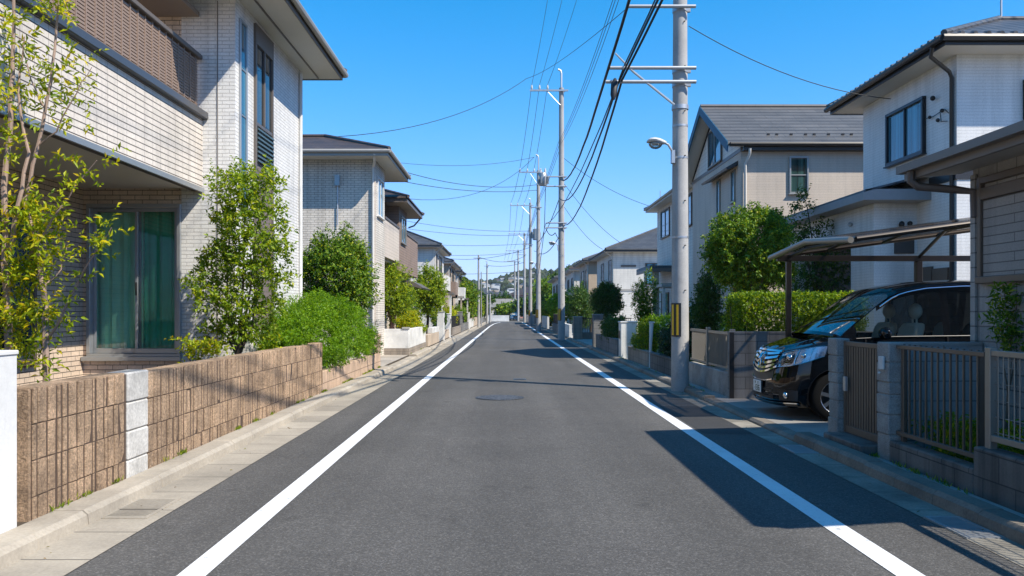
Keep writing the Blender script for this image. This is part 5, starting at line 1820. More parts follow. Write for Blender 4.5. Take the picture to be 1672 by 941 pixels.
def side_grid(sign):
    vs_, fs = [], []
    m = len(outl)
    for (x, y) in outl:
        for l in range(NL + 1):
            z = .17 + (beltz(x) - .17) * l / NL
            p = body_pt((x, y), z)
            vs_.append(list(shift(p if sign < 0 else mirror(p))))
    for i in range(m - 1):
        for l in range(NL):
            fs.append((i * (NL + 1) + l, (i + 1) * (NL + 1) + l, (i + 1) * (NL + 1) + l + 1, i * (NL + 1) + l + 1))
    # wheel arches: snap vertices near the circle, drop the faces inside
    inside = set()
    for k, v in enumerate(vs_):
        for (wx, wz) in WHEELS:
            if abs(v[1] - CY) > .6:
                dx, dz = v[0] - CX - wx, v[2] - CZ - wz
                r = math.hypot(dx, dz)
                if r < ARCH - .012:
                    inside.add(k)
                    if r > ARCH - .06 and r > 0:
                        v[0] = CX + wx + dx * ARCH / r; v[2] = CZ + wz + dz * ARCH / r
                        inside.discard(k)
                elif r < ARCH + .03:
                    v[0] = CX + wx + dx * ARCH / r; v[2] = CZ + wz + dz * ARCH / r
    fs = [f for f in fs if not any(i in inside for i in f)]
    return vs_, fs


mb = MB()
for s in (-1, 1):
    mb.add(*side_grid(s))
# bonnet
hood = [o for o in outl if o[0] <= .95]
SN = 12
for s in (-1, 1):
    vs_, fs = [], []
    for (x, y) in hood:
        p = body_pt((x, y), beltz(x))
        for q in range(SN + 1):
            k = q / SN
            sx = p[0] + (max(p[0], CX + .2) - p[0]) * 0
            yy = p[1] * (1 - k)
            zz = p[2] + .055 * math.sin(k * math.pi / 2) * min(1, x / .12 + .15) + (.012 * math.exp(-((k - .45) / .12) ** 2))
            vs_.append(shift((sx, yy if s < 0 else -yy, zz)))
    n = SN + 1
    for i in range(len(hood) - 1):
        for q in range(SN):
            fs.append((i * n + q, (i + 1) * n + q, (i + 1) * n + q + 1, i * n + q + 1))
    mb.add(vs_, fs)

# greenhouse
XS = [.75, .80, .9, 1.0, 1.1, 1.2, 1.3, 1.4, 1.5, 1.6, 1.7, 1.85, 2.0, 2.16, 2.26, 2.5, 2.8, 3.1, 3.26, 3.36, 3.7, 4.0, 4.3, 4.45, 4.55, 4.62, 4.66]
TOP = ([.75, 1.0, 1.3, 1.5, 1.6, 1.75, 2.0, 2.5, 3.3, 4.0, 4.35, 4.5, 4.6, 4.66], [1.12, 1.33, 1.56, 1.70, 1.75, 1.795, 1.84, 1.87, 1.86, 1.82, 1.76, 1.62, 1.40, 1.18])
NS, NTOP = 8, 12


def gh_section(x, sign):
    zb = beltz(x)
    zt = max(interp(x, *TOP), zb + .02)
    ring = []
    zs = max(zt - .05, zb + .012)

    def ys(z):
        return .835 - (z - zb) * .2 - .03 * max(0, (x - 4.2) / .5)
    for j in range(NS + 1):
        z = zb + (zs - zb) * j / NS
        ring.append((x, ys(z), z))
    y1 = ys(zs)
    lean = max(0.0, 1 - max(0, x - .75) / 1.1)
    for j in range(1, NTOP + 1):
        k = j / NTOP
        y = y1 * math.cos(k * math.pi / 2)
        z = zs + (zt + .03 - zs) * (math.sin(k * math.pi / 2) ** .8)
        ring.append((x - .16 * lean * (1 - (y / y1) ** 2), y, z))
    return [shift((CX + a, sign * b, CZ + c)) for a, b, c in ring]


gl_wind, gl_side = MB(), [MB(), MB(), MB(), MB()]
for s in (-1, 1):
    rings = [gh_section(x, s) for x in XS]
    n = NS + NTOP + 1
    for i in range(len(XS) - 1):
        xm = (XS[i] + XS[i + 1]) / 2
        for j in range(n - 1):
            quad = [rings[i][j], rings[i + 1][j], rings[i + 1][j + 1], rings[i][j + 1]]
            tgt = mb
            if j >= NS + 1 and .80 < xm < 1.6:
                tgt = gl_wind
            elif 4.3 < xm < 4.6 and j >= NS + 2:
                tgt = gl_side[3]
            elif j <= NS - 2 or (j == NS - 1 and xm < 1.3):
                if 1.0 < xm < 1.4:
                    tgt = gl_side[0]
                elif 1.4 < xm < 2.16:
                    tgt = gl_side[1]
                elif 2.26 < xm < 3.26:
                    tgt = gl_side[2]
                elif 3.36 < xm < 4.3:
                    tgt = gl_side[3]
            tgt.add(quad, [(0, 1, 2, 3)])


def weld(o):
    bm = bmesh.new(); bm.from_mesh(o.data)
    bmesh.ops.remove_doubles(bm, verts=bm.verts, dist=.002)
    bmesh.ops.recalc_face_normals(bm, faces=bm.faces)
    bm.to_mesh(o.data); bm.free()
    o.data.polygons.foreach_set('use_smooth', [True] * len(o.data.polygons))
    return o


body = mb.build('body', M['car_paint'], car, smooth=True)
weld(body)
weld(gl_wind.build('windscreen', M['wind_glass'], car))
for k, nm in enumerate(('quarter_window', 'side_window', 'side_window', 'rear_window')):
    for g_ in gl_side[k].parts():
        weld(g_.build(nm, M['privacy'] if k >= 2 else M['car_glass'], car))

# underbody and arches
mb = MB(); mb.box(CX + .35, CX + 4.5, CY - .60, CY + .60, CZ + .16, CZ + .5)
mb.box(CX + 1.25, CX + 3.2, CY - .80, CY + .80, CZ + .18, CZ + .3)
mb.box(CX + .98, CX + 4.4, CY - .79, CY + .79, CZ + .55, CZ + .72)
mb.build('underbody', M['interior'], car)
mb = MB()
for (wx, wz) in WHEELS:
    for s in (-1, 1):
        c = (CX + wx, CY + s * .80, CZ + wz)
        rings = []
        for k in range(19):
            a = -.3 + (math.pi + .6) * k / 18
            rings.append([(c[0] + ARCH * math.cos(a), c[1] + s * .062, c[2] + ARCH * math.sin(a)), (c[0] + ARCH * math.cos(a), c[1] - s * .25, c[2] + ARCH * math.sin(a))])
        mb.loft(rings, cap=False, closed=False)
mb.each('wheel_arch', M['black'], car)

for (wx, wz) in WHEELS:
    for s in (-1, 1):
        c = Vector((CX + wx, CY + s * .75, CZ + wz))
        R = .325
        prof = [(.205, -.10), (.28, -.105), (.312, -.09), (.325, -.06), (.325, .06), (.312, .09), (.28, .105), (.205, .10)]
        mb = MB(); rings = []
        for (r, w) in prof:
            rings.append([(c.x + r * math.cos(2 * math.pi * k / 36), c.y + w * s, c.z + r * math.sin(2 * math.pi * k / 36)) for k in range(36)])
        mb.loft(rings, cap=False)
        wh = mb.build('wheel', M['rubber'], car, smooth=True)
        mb = MB(); rings = []
        for (r, w) in [(.206, .10), (.212, .104), (.2, .09), (.19, .05)]:
            rings.append([(c.x + r * math.cos(2 * math.pi * k / 36), c.y + w * s, c.z + r * math.sin(2 * math.pi * k / 36)) for k in range(36)])
        mb.loft(rings, cap=False)
        for k in range(7):
            a = 2 * math.pi * k / 7 + .2
            d = Vector((math.cos(a), 0, math.sin(a))); q = Vector((-math.sin(a), 0, math.cos(a)))
            o0 = c + Vector((0, s * .085, 0))
            ring0 = [o0 + d * .03 + q * w_ + Vector((0, s * y_, 0)) for w_, y_ in ((-.028, .0), (.028, 0), (.028, .02), (-.028, .02))]
            ring1 = [o0 + d * .205 + q * w_ + Vector((0, s * y_, 0)) for w_, y_ in ((-.022, -.02), (.022, -.02), (.022, .005), (-.022, .005))]
            mb.loft([ring0, ring1])
        mb.cyl(c + Vector((0, s * .06, 0)), c + Vector((0, s * .112, 0)), .045, n=16)
        mb.build('rim', plain('alloy_rim', (.40, .41, .42), .25, .9), wh)
        mb = MB(); mb.cyl(c - Vector((0, s * .02, 0)), c + Vector((0, s * .045, 0)), .2, n=28); mb.build('brake_disc', M['black'], wh)


def strip(mb, pts_yz, d0, d1, zoff=None):
    """a solid band that follows the nose: pts_yz gives (y, z_low, z_high)"""
    rings = []
    for (y, zl, zh) in pts_yz:
        rings.append([nose(y, zl, d0), nose(y, zh, d0), nose(y, zh, d1), nose(y, zl, d1)])
    mb.loft(rings)


def lin(a, b, n=14):
    return [a + (b - a) * i / (n - 1) for i in range(n)]


# upper grille
grb = MB(); strip(grb, [(y, .62 + .10 * (abs(y) / .5) ** 2, .91) for y in lin(-.47, .47, 17)], -.005, .006)
gr = grb.build('grille', M['black'], car, smooth=True)
mb = MB()
for k in range(4):
    z0 = .655 + k * .066
    strip(mb, [(y, z0 + (.09 - k * .02) * (abs(y) / .5) ** 2, z0 + .030 + (.09 - k * .02) * (abs(y) / .5) ** 2) for y in lin(-.46 + (.02 if k == 0 else 0), .46 - (.02 if k == 0 else 0), 17)], .004, .028)
strip(mb, [(y, .905, .93) for y in lin(-.49, .49, 17)], .0, .03)
strip(mb, [(y, .60 + .10 * (abs(y) / .5) ** 2, .625 + .10 * (abs(y) / .5) ** 2) for y in lin(-.5, .5, 17)], .0, .03)
mb.build('chrome_bars', M['chrome'], gr, smooth=True)
mb = MB()
# emblem: an upright shield of two bowed strokes joined at the waist
for s in (-1, 1):
    pts = [nose(s * .050, .885, .04), nose(s * .062, .85, .045), nose(s * .022, .79, .048), nose(s * .058, .735, .045), nose(s * .04, .69, .04)]
    mb.tube(pts, [.010, .013, .014, .013, .009], 7)
mb.tube([nose(-.03, .79, .048), nose(.03, .79, .048)], .012, 7)
mb.build('emblem', M['chrome'], gr, smooth=True)
# lower grille with chrome U-frame
mb = MB(); strip(mb, [(y, .50 + .04 * (abs(y) / .45) ** 2, .59 + .09 * (abs(y) / .45) ** 2) for y in lin(-.42, .42, 15)], -.005, .004)
g2 = mb.build('lower_grille', M['black'], car, smooth=True)
mb = MB(); strip(mb, [(y, .485 + .04 * (abs(y) / .45) ** 2, .502 + .04 * (abs(y) / .45) ** 2) for y in lin(-.43, .43, 15)], .0, .02)
mb.build('chrome_trim', M['chrome'], g2, smooth=True)
mb = MB(); strip(mb, [(y, .255, .40) for y in lin(-.43, .43, 15)], -.005, .004)
for k in range(3):
    strip(mb, [(y, .285 + k * .04, .295 + k * .04) for y in lin(-.42, .42, 13)], .004, .012)
mb.build('air_intake', M['black'], car, smooth=True)
mb = MB(); strip(mb, [(y, .175 + .02 * (abs(y) / .8) ** 2, .215 + .02 * (abs(y) / .8) ** 2) for y in lin(-.76, .76, 31)], -.01, .03)
mb.build('chin_spoiler', M['car_paint'], car, smooth=True)
mb = MB(); strip(mb, [(y, .205 + .02 * (abs(y) / .8) ** 2, .219 + .02 * (abs(y) / .8) ** 2) for y in lin(-.765, .765, 31)], .02, .036)
mb.build('chrome_trim', M['chrome'], car, smooth=True)

# headlights wrap from the grille round the corner
for s in (-1, 1):
    def hl(k, j, d):
        # k along the lamp 0..1, j height 0..1
        path = [(.50, .70, .885), (.60, .715, .915), (.70, .735, .945), (.765, .76, .965), (.81, .80, .99), (.838, .865, 1.0)]
        y = interp(k, np.linspace(0, 1, 6), [p[0] for p in path])
        zl = interp(k, np.linspace(0, 1, 6), [p[1] for p in path]); zh = interp(k, np.linspace(0, 1, 6), [p[2] for p in path])
        z = zl + (zh - zl) * j
        p = nose(y, z, 0)
        # push outwards along the plan normal
        ex_, ey_ = interp(k, [0, .4, 1], [-1, -.8, -.25]), interp(k, [0, .4, 1], [.25, .6, 1])
        return (p[0] + ex_ * d, CY + s * (y + ey_ * d), p[2])
    mb = MB(); rings = []
    for k in lin(0, 1, 16):
        rings.append([hl(k, 0, -.005), hl(k, 1, -.005), hl(k, 1, .004), hl(k, 0, .004)])
    mb.loft(rings)
    h = mb.build('headlight', plain('lamp_reflector', (.42, .44, .47), .18, .9, .3, 30), car, smooth=True)
    mb = MB()
    rings = [[hl(k, j, .014 + .012 * math.sin(math.pi * j)) for j in lin(.02, .98, 6)] for k in lin(.01, .99, 16)]
    mb.loft(rings, cap=False, closed=False); mb.build('lens', M['lamp_glass'], h, smooth=True)
    mb = MB()
    p = hl(.3, .55, .006); mb.sphere(p, .045, .045, .045)
    p = hl(.62, .5, .006); mb.sphere(p, .035, .035, .035)
    mb.each('bulb', M['chrome'], h, smooth=True)
    mb = MB()
    mb.tube([hl(k, 0, .012) for k in lin(0, 1, 14)], .006, 6); mb.tube([hl(k, 1, .012) for k in lin(0, 1, 14)], .005, 6)
    for kk in (.45, .75):
        mb.tube([hl(kk, j, .008) for j in lin(0.05, .95, 4)], .008, 6)
    mb.build('bezel', M['chrome'], h, smooth=True)
    # fog lamp
    p = Vector(nose(s * .66, .33, .006))
    mb = MB(); mb.sphere(p, .035, .05, .05); mb.build('fog_light', M['chrome'], car, smooth=True)
    mb = MB(); strip(mb, [(y, .26, .40) for y in (lin(.56, .76, 7) if s > 0 else lin(-.76, -.56, 7))], -.006, .003)
    mb.build('fog_recess', M['black'], car, smooth=True)
    # mirror
    mb = MB(); mb.sphere((CX + 1.32, CY + s * .98, CZ + 1.17), .075, .115, .085); mb.tube([(CX + 1.36, CY + s * .80, CZ + 1.11), (CX + 1.33, CY + s * .93, CZ + 1.13)], .03, 8)
    mi = mb.build('mirror', M['car_paint'], car, smooth=True)
    mb = MB(); mb.tube([(CX + 1.262, CY + s * .92, CZ + 1.15), (CX + 1.25, CY + s * .99, CZ + 1.15), (CX + 1.29, CY + s * 1.075, CZ + 1.16)], .008, 6); mb.build('indicator', M['chrome'], mi, smooth=True)
    # window trim and door lines, door handles
    mb = MB()
    bt = MB(); bt.tube([(CX + x, CY + s * (.868 - .018), CZ + beltz(x) - .005) for x in lin(1.0, 4.4, 20)], .007, 6); bt.build('belt_moulding', M['black'], car, smooth=True)
    mb.tube([shift((CX + x, s * (.835 - (max(interp(x, *TOP) - .05, 0) - beltz(x)) * .2 + .006), CZ + interp(x, *TOP) - .075)) for x in lin(1.35, 2.9, 18)], .009, 6)
    mb.build('window_trim', M['chrome'], car, smooth=True)
    mb = MB()
    for x in (1.12, 2.2, 3.3):
        mb.box(CX + x - .004, CX + x + .004, CY + s * .80, CY + s * .868, CZ + .3, CZ + beltz(x) - .02)
    mb.build('door_seam', M['interior'], car)
    for x in (2.0, 2.45):
        mb = MB(); mb.tube([(CX + x - .09, CY + s * .87, CZ + .93), (CX + x, CY + s * .895, CZ + .935), (CX + x + .09, CY + s * .87, CZ + .93)], .014, 7); mb.build('door_handle', M['chrome'], car, smooth=True)

# wipers
mb = MB()
for y0, y1 in ((-.55, .05), (.05, .6)):
    mb.tube([(CX + .70 + .14 * (abs(y0) / .8) ** 2, CY + y0, CZ + 1.15), (CX + .74, CY + (y0 + y1) / 2, CZ + 1.185), (CX + .72 + .1 * (abs(y1) / .8) ** 2, CY + y1, CZ + 1.17)], .009, 6)
mb.build('wipers', M['black'], car, smooth=True)
mb = MB(); mb.box(CX + .74, CX + .86, CY - .74, CY + .74, CZ + 1.0, CZ + 1.085); mb.box(CX + .88, CX + 1.35, CY - .72, CY + .72, CZ + .72, CZ + 1.10); mb.build('dashboard', M['interior'], car, bevel=.03)
# seats
for (x, y) in ((1.85, -.38), (1.85, .38), (2.75, -.38), (2.75, .38)):
    mb = MB()
    mb.extr([(x - .5 + CX, CZ + .72), (x + CX, CZ + .70), (x + CX + .04, CZ + .86), (x + CX - .5, CZ + .87)], 'y', CY + y - .24, CY + y + .24)
    mb.loft([[(CX + x + a, CY + y + sy * w_, CZ + z_) for a, sy in ((-.07, -1), (.07, -1), (.07, 1), (-.07, 1))] for z_, w_, x in ((.78, .23, x), (1.0, .25, x + .06), (1.22, .24, x + .12), (1.30, .18, x + .15))])
    st = mb.build('seat', M['seat'], car, bevel=.04, seg=3, smooth=True)
    mb = MB(); mb.sphere((CX + x + .17, CY + y, CZ + 1.46), .07, .14, .11); mb.box(CX + x + .15, CX + x + .17, CY + y - .06, CY + y - .045, CZ + 1.28, CZ + 1.4); mb.box(CX + x + .15, CX + x + .17, CY + y + .045, CY + y + .06, CZ + 1.28, CZ + 1.4)
    mb.build('headrest', M['seat'], st, smooth=True)
mb = MB()
cst = Vector((CX + 1.42, CY + .38, CZ + 1.05))
ring = [cst + Vector((.07 * math.sin(2 * math.pi * k / 24), .18 * math.cos(2 * math.pi * k / 24), .17 * math.sin(2 * math.pi * k / 24))) for k in range(25)]
mb.tube(ring, .014, 6); mb.build('steering_wheel', M['black'], car, smooth=True)

# number plate: two small marks above, a broken row of figures below
pc = Vector(nose(.03, .40, .03))
mb = MB(); mb.box(pc.x - .006, pc.x + .004, pc.y - .165, pc.y + .165, pc.z - .082, pc.z + .082)
pl = mb.build('number_plate', M['plate'], car, bevel=.004)
mb = MB(); mb.box(pc.x + .0045, pc.x + .02, pc.y - .175, pc.y + .175, pc.z - .092, pc.z + .092); mb.build('plate_holder', M['black'], pl)
mk = MB()


def glyph(y, z, segs, w, h):
    for (a, b, c, d) in segs:
        y0, y1, z0, z1 = y - a * w, y - c * w, z + b * h, z + d * h
        t_ = .006
        mk.box(pc.x - .0085, pc.x - .0062, min(y0, y1) - t_, max(y0, y1) + t_, min(z0, z1) - t_, max(z0, z1) + t_)


glyph(pc.y + .07, pc.z + .035, [(0, 0, 0, 1), (0, .5, .6, .5)], .03, .03)
glyph(pc.y - .05, pc.z + .035, [(0, 0, .0, .9), (0, .9, .5, .9)], .02, .03)
glyph(pc.y + .115, pc.z - .05, [(0, .3, .05, .3)], .03, .06)
glyph(pc.y + .05, pc.z - .055, [(0, 0, 0, 1)], .03, .065)
glyph(pc.y + .02, pc.z - .055, [(0, 1, 1, 1), (1, 0, 1, 1), (0, .5, 1, .5), (0, 0, 1, 0)], .045, .065)
glyph(pc.y - .065, pc.z - .055, [(0, 1, 1, 1), (0, 0, 0, 1), (1, 0, 1, .5), (0, .5, 1, .5), (0, 0, 1, 0)], .045, .065)
mk.each('plate_mark', plain('plate_ink', (.02, .07, .04), .5), pl)

# ================================================================== POLES, LAMP, WIRES
def pole(label, x, y, h, r0, r1, arms, plate=True, top_pipe=.9, bolts=True, steel=False, group=None):
    """arms: (z, x_end, brace, pins)"""
    t = thing('utility_pole', label, 'utility pole', (x, y, 0), group)
    mb = MB()
    mb.tube([(x, y, -.1), (x, y, h * .5), (x, y, h)], [r0, (r0 + r1) / 2, r1], 24)
    mb.build('shaft', M['steel'] if steel else M['pole'], t, smooth=True)

    def rad(z):
        return r0 + (r1 - r0) * z / h
    if top_pipe:
        mb = MB(); mb.tube([(x, y, h - .3), (x, y, h + top_pipe * .85), (x - .03, y, h + top_pipe), (x - .18, y, h + top_pipe + .08)], .05, 8)
        mb.build('top_bracket', M['steel'], t, smooth=True)
    bands = MB()
    for (z, xe, brace, pins) in arms:
        mb = MB()
        x1 = x + (rad(z) + .12)
        if pins:
            mb.box(xe, x1 + .1, y - rad(z) - .09, y - rad(z) - .01, z - .04, z + .04)
        else:
            mb.tube([(xe, y - rad(z) - .05, z), (x1, y - rad(z) - .05, z)], .035, 8)
        if brace:
            mb.tube([(xe + (x - xe) * .55, y - rad(z) - .05, z - .05), (x - rad(z) * .6, y - rad(z) - .03, z - brace)], .022, 6)
        a = mb.build('cross_arm', M['steel'], t, smooth=not pins)
        bands.cyl((x, y, z - .05), (x, y, z + .05), rad(z) + .012, n=20)
        bands.box(x + rad(z), x + rad(z) + .06, y - .03, y + .03, z - .04, z + .04)
        if pins:
            mb = MB()
            for px in pins:
                mb.tube([(px, y - rad(z) - .05, z + .04), (px, y - rad(z) - .05, z + .10), (px, y - rad(z) - .05, z + .14), (px, y - rad(z) - .05, z + .22), (px, y - rad(z) - .05, z + .28)], [.025, .05, .06, .04, .03], 9)
            mb.build('insulator', M['porcelain'], a, smooth=True)
    for z in (2.9, 4.4, 5.0):
        if z < h - 1 and not steel:
            bands.cyl((x, y, z - .018), (x, y, z + .018), rad(z) + .006, n=20)
    bands.build('bands', M['steel'], t, smooth=True)
    if bolts:
        mb = MB()
        z = 1.9
        k = 0
        while z < min(h - .6, 9):
            a = -1.2 + (k % 2) * 2.5
            mb.cyl((x + math.cos(a) * rad(z) * .95, y + math.sin(a) * rad(z) * .95, z), (x + math.cos(a) * (rad(z) + .035), y + math.sin(a) * (rad(z) + .035), z), .011, n=6)
            z += .42
            k += 1
        mb.build('step_bolts', M['dark_metal'], t)
    if plate:
        R = rad(1.3) + .006

        def arc(mb, a0, a1, z0, z1, r, th=.006, n=7):
            rings = []
            for i in range(n):
                a = a0 + (a1 - a0) * i / (n - 1)
                c, s = math.cos(a), math.sin(a)
                rings.append([(x + c * r, y + s * r, z0), (x + c * (r + th), y + s * (r + th), z0), (x + c * (r + th), y + s * (r + th), z1), (x + c * r, y + s * r, z1)])
            mb.loft(rings)
        mb = MB(); arc(mb, math.pi * 1.0, math.pi * 1.47, 1.03, 1.66, R, .005, 10)
        hp = mb.build('hazard_plate', M['black'], t)
        mb = MB()
        arc(mb, math.pi * 1.10, math.pi * 1.20, 1.06, 1.63, R + .0055, .003)
        arc(mb, math.pi * 1.295, math.pi * 1.375, 1.06, 1.63, R + .0055, .003)
        mb.build('yellow_stripe', M['yellow'], hp)
    return t


P1 = (3.27, 15.05)
pole('nearest thick concrete pole on the right, carrying the street lamp', P1[0], P1[1], 13.2, .168, .10,
     [(7.2, 2.25, 0, None), (6.05, 1.88, 0, None), (5.79, 1.84, 0, None), (12.75, 1.55, .7, (1.65, 2.3, 2.95))])
# the long brace of the nearest pole
t = thing('pole_brace', 'slanting steel brace crossing the double arms of the nearest pole', 'brace', (3.1, 14.85, 5.4))
mb = MB(); mb.tube([(3.12, 14.86, 5.36), (2.35, 14.86, 5.98), (2.02, 14.86, 6.32)], [.022, .022, .016], 7); mb.build('rod', M['steel'], t)
mb = MB(); mb.cyl((3.27, 15.05, 5.31), (3.27, 15.05, 5.39), .158, n=20); mb.build('clamp', M['steel'], t, smooth=True)

# street lamp
sl = thing('street_lamp', 'small white street lamp with a clear bowl on the nearest pole', 'street lamp', (3.12, 14.95, 4.55))
mb = MB(); mb.tube([(3.13, 14.95, 4.35), (3.09, 14.93, 4.52), (3.02, 14.92, 4.63), (2.93, 14.92, 4.67)], .022, 9); mb.box(3.08, 3.14, 14.88, 15.0, 4.28, 4.52); mb.build('bracket', M['steel'], sl, smooth=True)
mb = MB()
rings = []
for (x, ry_, top, bot) in ((2.98, .03, 4.69, 4.64), (2.93, .07, 4.715, 4.63), (2.85, .12, 4.745, 4.64), (2.76, .145, 4.76, 4.65), (2.68, .13, 4.75, 4.66), (2.635, .08, 4.72, 4.66), (2.615, .02, 4.69, 4.665)):
    c = (top + bot) / 2; hz = (top - bot) / 2
    rings.append([(x, 14.92 + ry_ * math.cos(2 * math.pi * k / 16), c + hz * math.sin(2 * math.pi * k / 16)) for k in range(16)])
mb.loft(rings); mb.build('lamp_head', M['white_render'], sl, smooth=True)
mb = MB(); mb.sphere((2.78, 14.92, 4.645), .13, .11, .10, 16, 10); mb.build('lamp_bowl', clearglass('lamp_bowl_glass', (.75, .76, .74), .4), sl, smooth=True)
mb = MB(); mb.cyl((2.72, 14.92, 4.64), (2.86, 14.92, 4.64), .03, n=10); mb.build('bulb', M['white_render'], sl, smooth=True)

P2 = (2.83, 41.5)
pole('second concrete pole with a three-pin cross-arm and black and yellow base plate', *P2, 13.15, .19, .12,
     [(12.98, 1.18, .75, (1.28, 1.68, 2.1)), (8.5, 2.0, 0, None), (8.0, 2.0, 0, None), (6.1, 2.0, 0, None), (5.85, 2.0, 0, None)])
for lab, dx, y_, z_ in (('small grey street lamp on a thin arm of the second pole', 2.83, 41.5, 4.95), ('far street lamp on the third pole', 2.32, 59.0, 5.0)):
    q = copy_tree(sl, (dx - .17, y_ - .1, z_))
    q['label'] = lab
P3 = (2.32, 59.0)
pole('third pole, slimmer, with a short pipe bent at its top', *P3, 11.95, .19, .12, [(11.8, .9, .9, (.95, 1.5, 2.0)), (9.2, 1.6, 0, None)], bolts=False, top_pipe=1.1)
P4 = (2.44, 83.5)
pole('fourth pole with a drum transformer below its cross-arm', *P4, 12.9, .2, .12, [(12.6, .3, .9, (.4, 1.1, 1.8)), (8.5, 1.6, 0, None)], bolts=False, top_pipe=.4)
P5 = (2.35, 108.0)
pole('fifth pole at the right kerb near the end of the road', *P5, 12.2, .2, .12, [(12.0, .2, .9, (.3, 1.0, 1.7)), (9.2, 1.2, 0, None)], plate=False, bolts=False, top_pipe=0)
P6 = (1.75, 126.0)
pole('sixth pole, thin, just beyond the crossing street', *P6, 11.3, .18, .11, [(11.1, -.2, 0, (-.1, .5, 1.1)), (9.4, .2, 0, (.3, .9))], plate=False, bolts=False, top_pipe=0)
P7 = (1.36, 141.0)
pole('farthest visible pole of the right-hand row', *P7, 10.5, .18, .11, [(10.3, -.6, 0, (-.5, .1, .7))], plate=False, bolts=False, top_pipe=0)
pole('brown-tinged pole standing behind the left-hand houses', -2.72, 76, 6.9, .13, .08, [(6.6, -3.2, 0, None)], plate=False, bolts=False, top_pipe=0)
pole('thin galvanised pipe pole on the left pavement', -2.66, 82, 5.6, .06, .05, [], plate=False, bolts=False, top_pipe=0, steel=True)
pole('left pole with a small lamp head near the road end', -2.52, 100, 7.5, .15, .09, [(7.2, -2.9, 0, None)], plate=False, bolts=False, top_pipe=.3)
pole('short pole at the far left corner of the crossing street', -2.4, 112, 4.0, .13, .10, [], plate=False, bolts=False, top_pipe=0)


def transformer(label, x, y, z, r, h, nm='transformer'):
    t = thing(nm, label, 'transformer', (x, y, z))
    mb = MB(); mb.tube([(x, y, z), (x, y, z + .04), (x, y, z + h), (x, y, z + h + .05)], [r * .9, r, r, r * .85], 14); mb.build('tank', M['alu'], t, smooth=True)
    mb = MB()
    for k in range(10):
        a = 2 * math.pi * k / 10
        mb.obox((x + math.cos(a) * (r + .05), y + math.sin(a) * (r + .05), z + h * .45), .10, .03, h * .6, a)
    mb.build('fins', M['alu'], t)
    mb = MB()
    for dx in (-.12, .12):
        mb.tube([(x + dx, y, z + h), (x + dx, y, z + h + .15), (x + dx, y, z + h + .3)], [.03, .06, .03], 8)
    mb.build('bushing', M['porcelain'], t, smooth=True)


transformer('grey pole transformer hanging at the left side of the second pole', 1.86, 41.4, 8.05, .22, .6)
transformer('grey drum transformer beside the fourth pole', 3.05, 83.4, 9.0, .38, 1.1)
t = thing('cable_closure', 'black cable splice closure hanging under the arms of the nearest pole', 'cable box', (2.0, 14.6, 5.4))
mb = MB(); mb.tube([(2.0, 14.75, 5.80), (1.97, 14.6, 5.68), (1.94, 14.5, 5.45), (1.93, 14.5, 5.36)], [.03, .065, .06, .03], 10); mb.build('sleeve', M['cable'], t, smooth=True)


def span(p, q, sag, n=14):
    p, q = Vector(p), Vector(q)
    return [p.lerp(q, i / n) - Vector((0, 0, sag * 4 * (i / n) * (1 - i / n))) for i in range(n + 1)]


def cable(label, anchors, sag, r, mat, name='overhead_wire', group='overhead wires of the pole line', n=14, wob=0):
    t = tag(None, label, 'wire') if False else None
    mb = MB()
    path = []
    for i in range(len(anchors) - 1):
        s = sag[i] if isinstance(sag, (list, tuple)) else sag
        seg = span(anchors[i], anchors[i + 1], s, n)
        path += seg if i == 0 else seg[1:]
    rs = r if isinstance(r, (list, tuple)) else [r] * len(path)
    if wob:
        rr = random.Random(len(label))
        path = [p + Vector((rr.uniform(-wob, wob), 0, rr.uniform(-wob, wob))) for p in path]
    if not isinstance(r, (list, tuple)):
        rs = [max(r, min(.00026 * max(p.y, 1), r * 2.2)) for p in path]
    mb.tube(path, rs, 6)
    o = mb.build(name, mat, None, smooth=True)
    return tag(o, label, 'wire', group)


for i, (lab, xs_) in enumerate((('leftmost of the three high wires running along the pole tops', (1.65, 1.28, .95, .4, .3, -.1, -.5)),
                                ('middle one of the three high wires along the pole tops', (2.3, 1.68, 1.5, 1.1, 1.0, .5, .1)),
                                ('rightmost of the three high wires along the pole tops', (2.95, 2.1, 2.0, 1.8, 1.7, 1.1, .7)))):
    zz = (13.05, 13.27, 12.1, 12.9, 12.3, 11.4, 10.6)
    ys_ = (14.8, 41.3, 58.8, 83.3, 107.8, 125.8, 140.8)
    an = [(xs_[0] + .1, -14, 13.0)] + [(a, b, c) for a, b, c in zip(xs_, ys_, zz)]
    cable(lab, an, [.5, .45, .25, .3, .3, .2, .2], .008, M['wire'])
for i, (lab, dx, z1_) in enumerate((('left one of the three thin low-voltage wires right of the high wires', -.16, 9.9),
                                    ('middle thin low-voltage wire with small spacers on it', -.08, 9.95),
                                    ('right one of the three thin low-voltage wires', .02, 10.0))):
    an = [(3.0 + dx, -14, z1_), (2.95 + dx, 14.9, z1_), (2.83 + dx, 41.35, 10.3), (2.35 + dx, 58.8, 9.6), (2.4 + dx, 83.3, 10.2), (2.35 + dx, 108, 10)]
    cable(lab, an, [.4, .5, .2, .3, .3], .009, M['wire'])
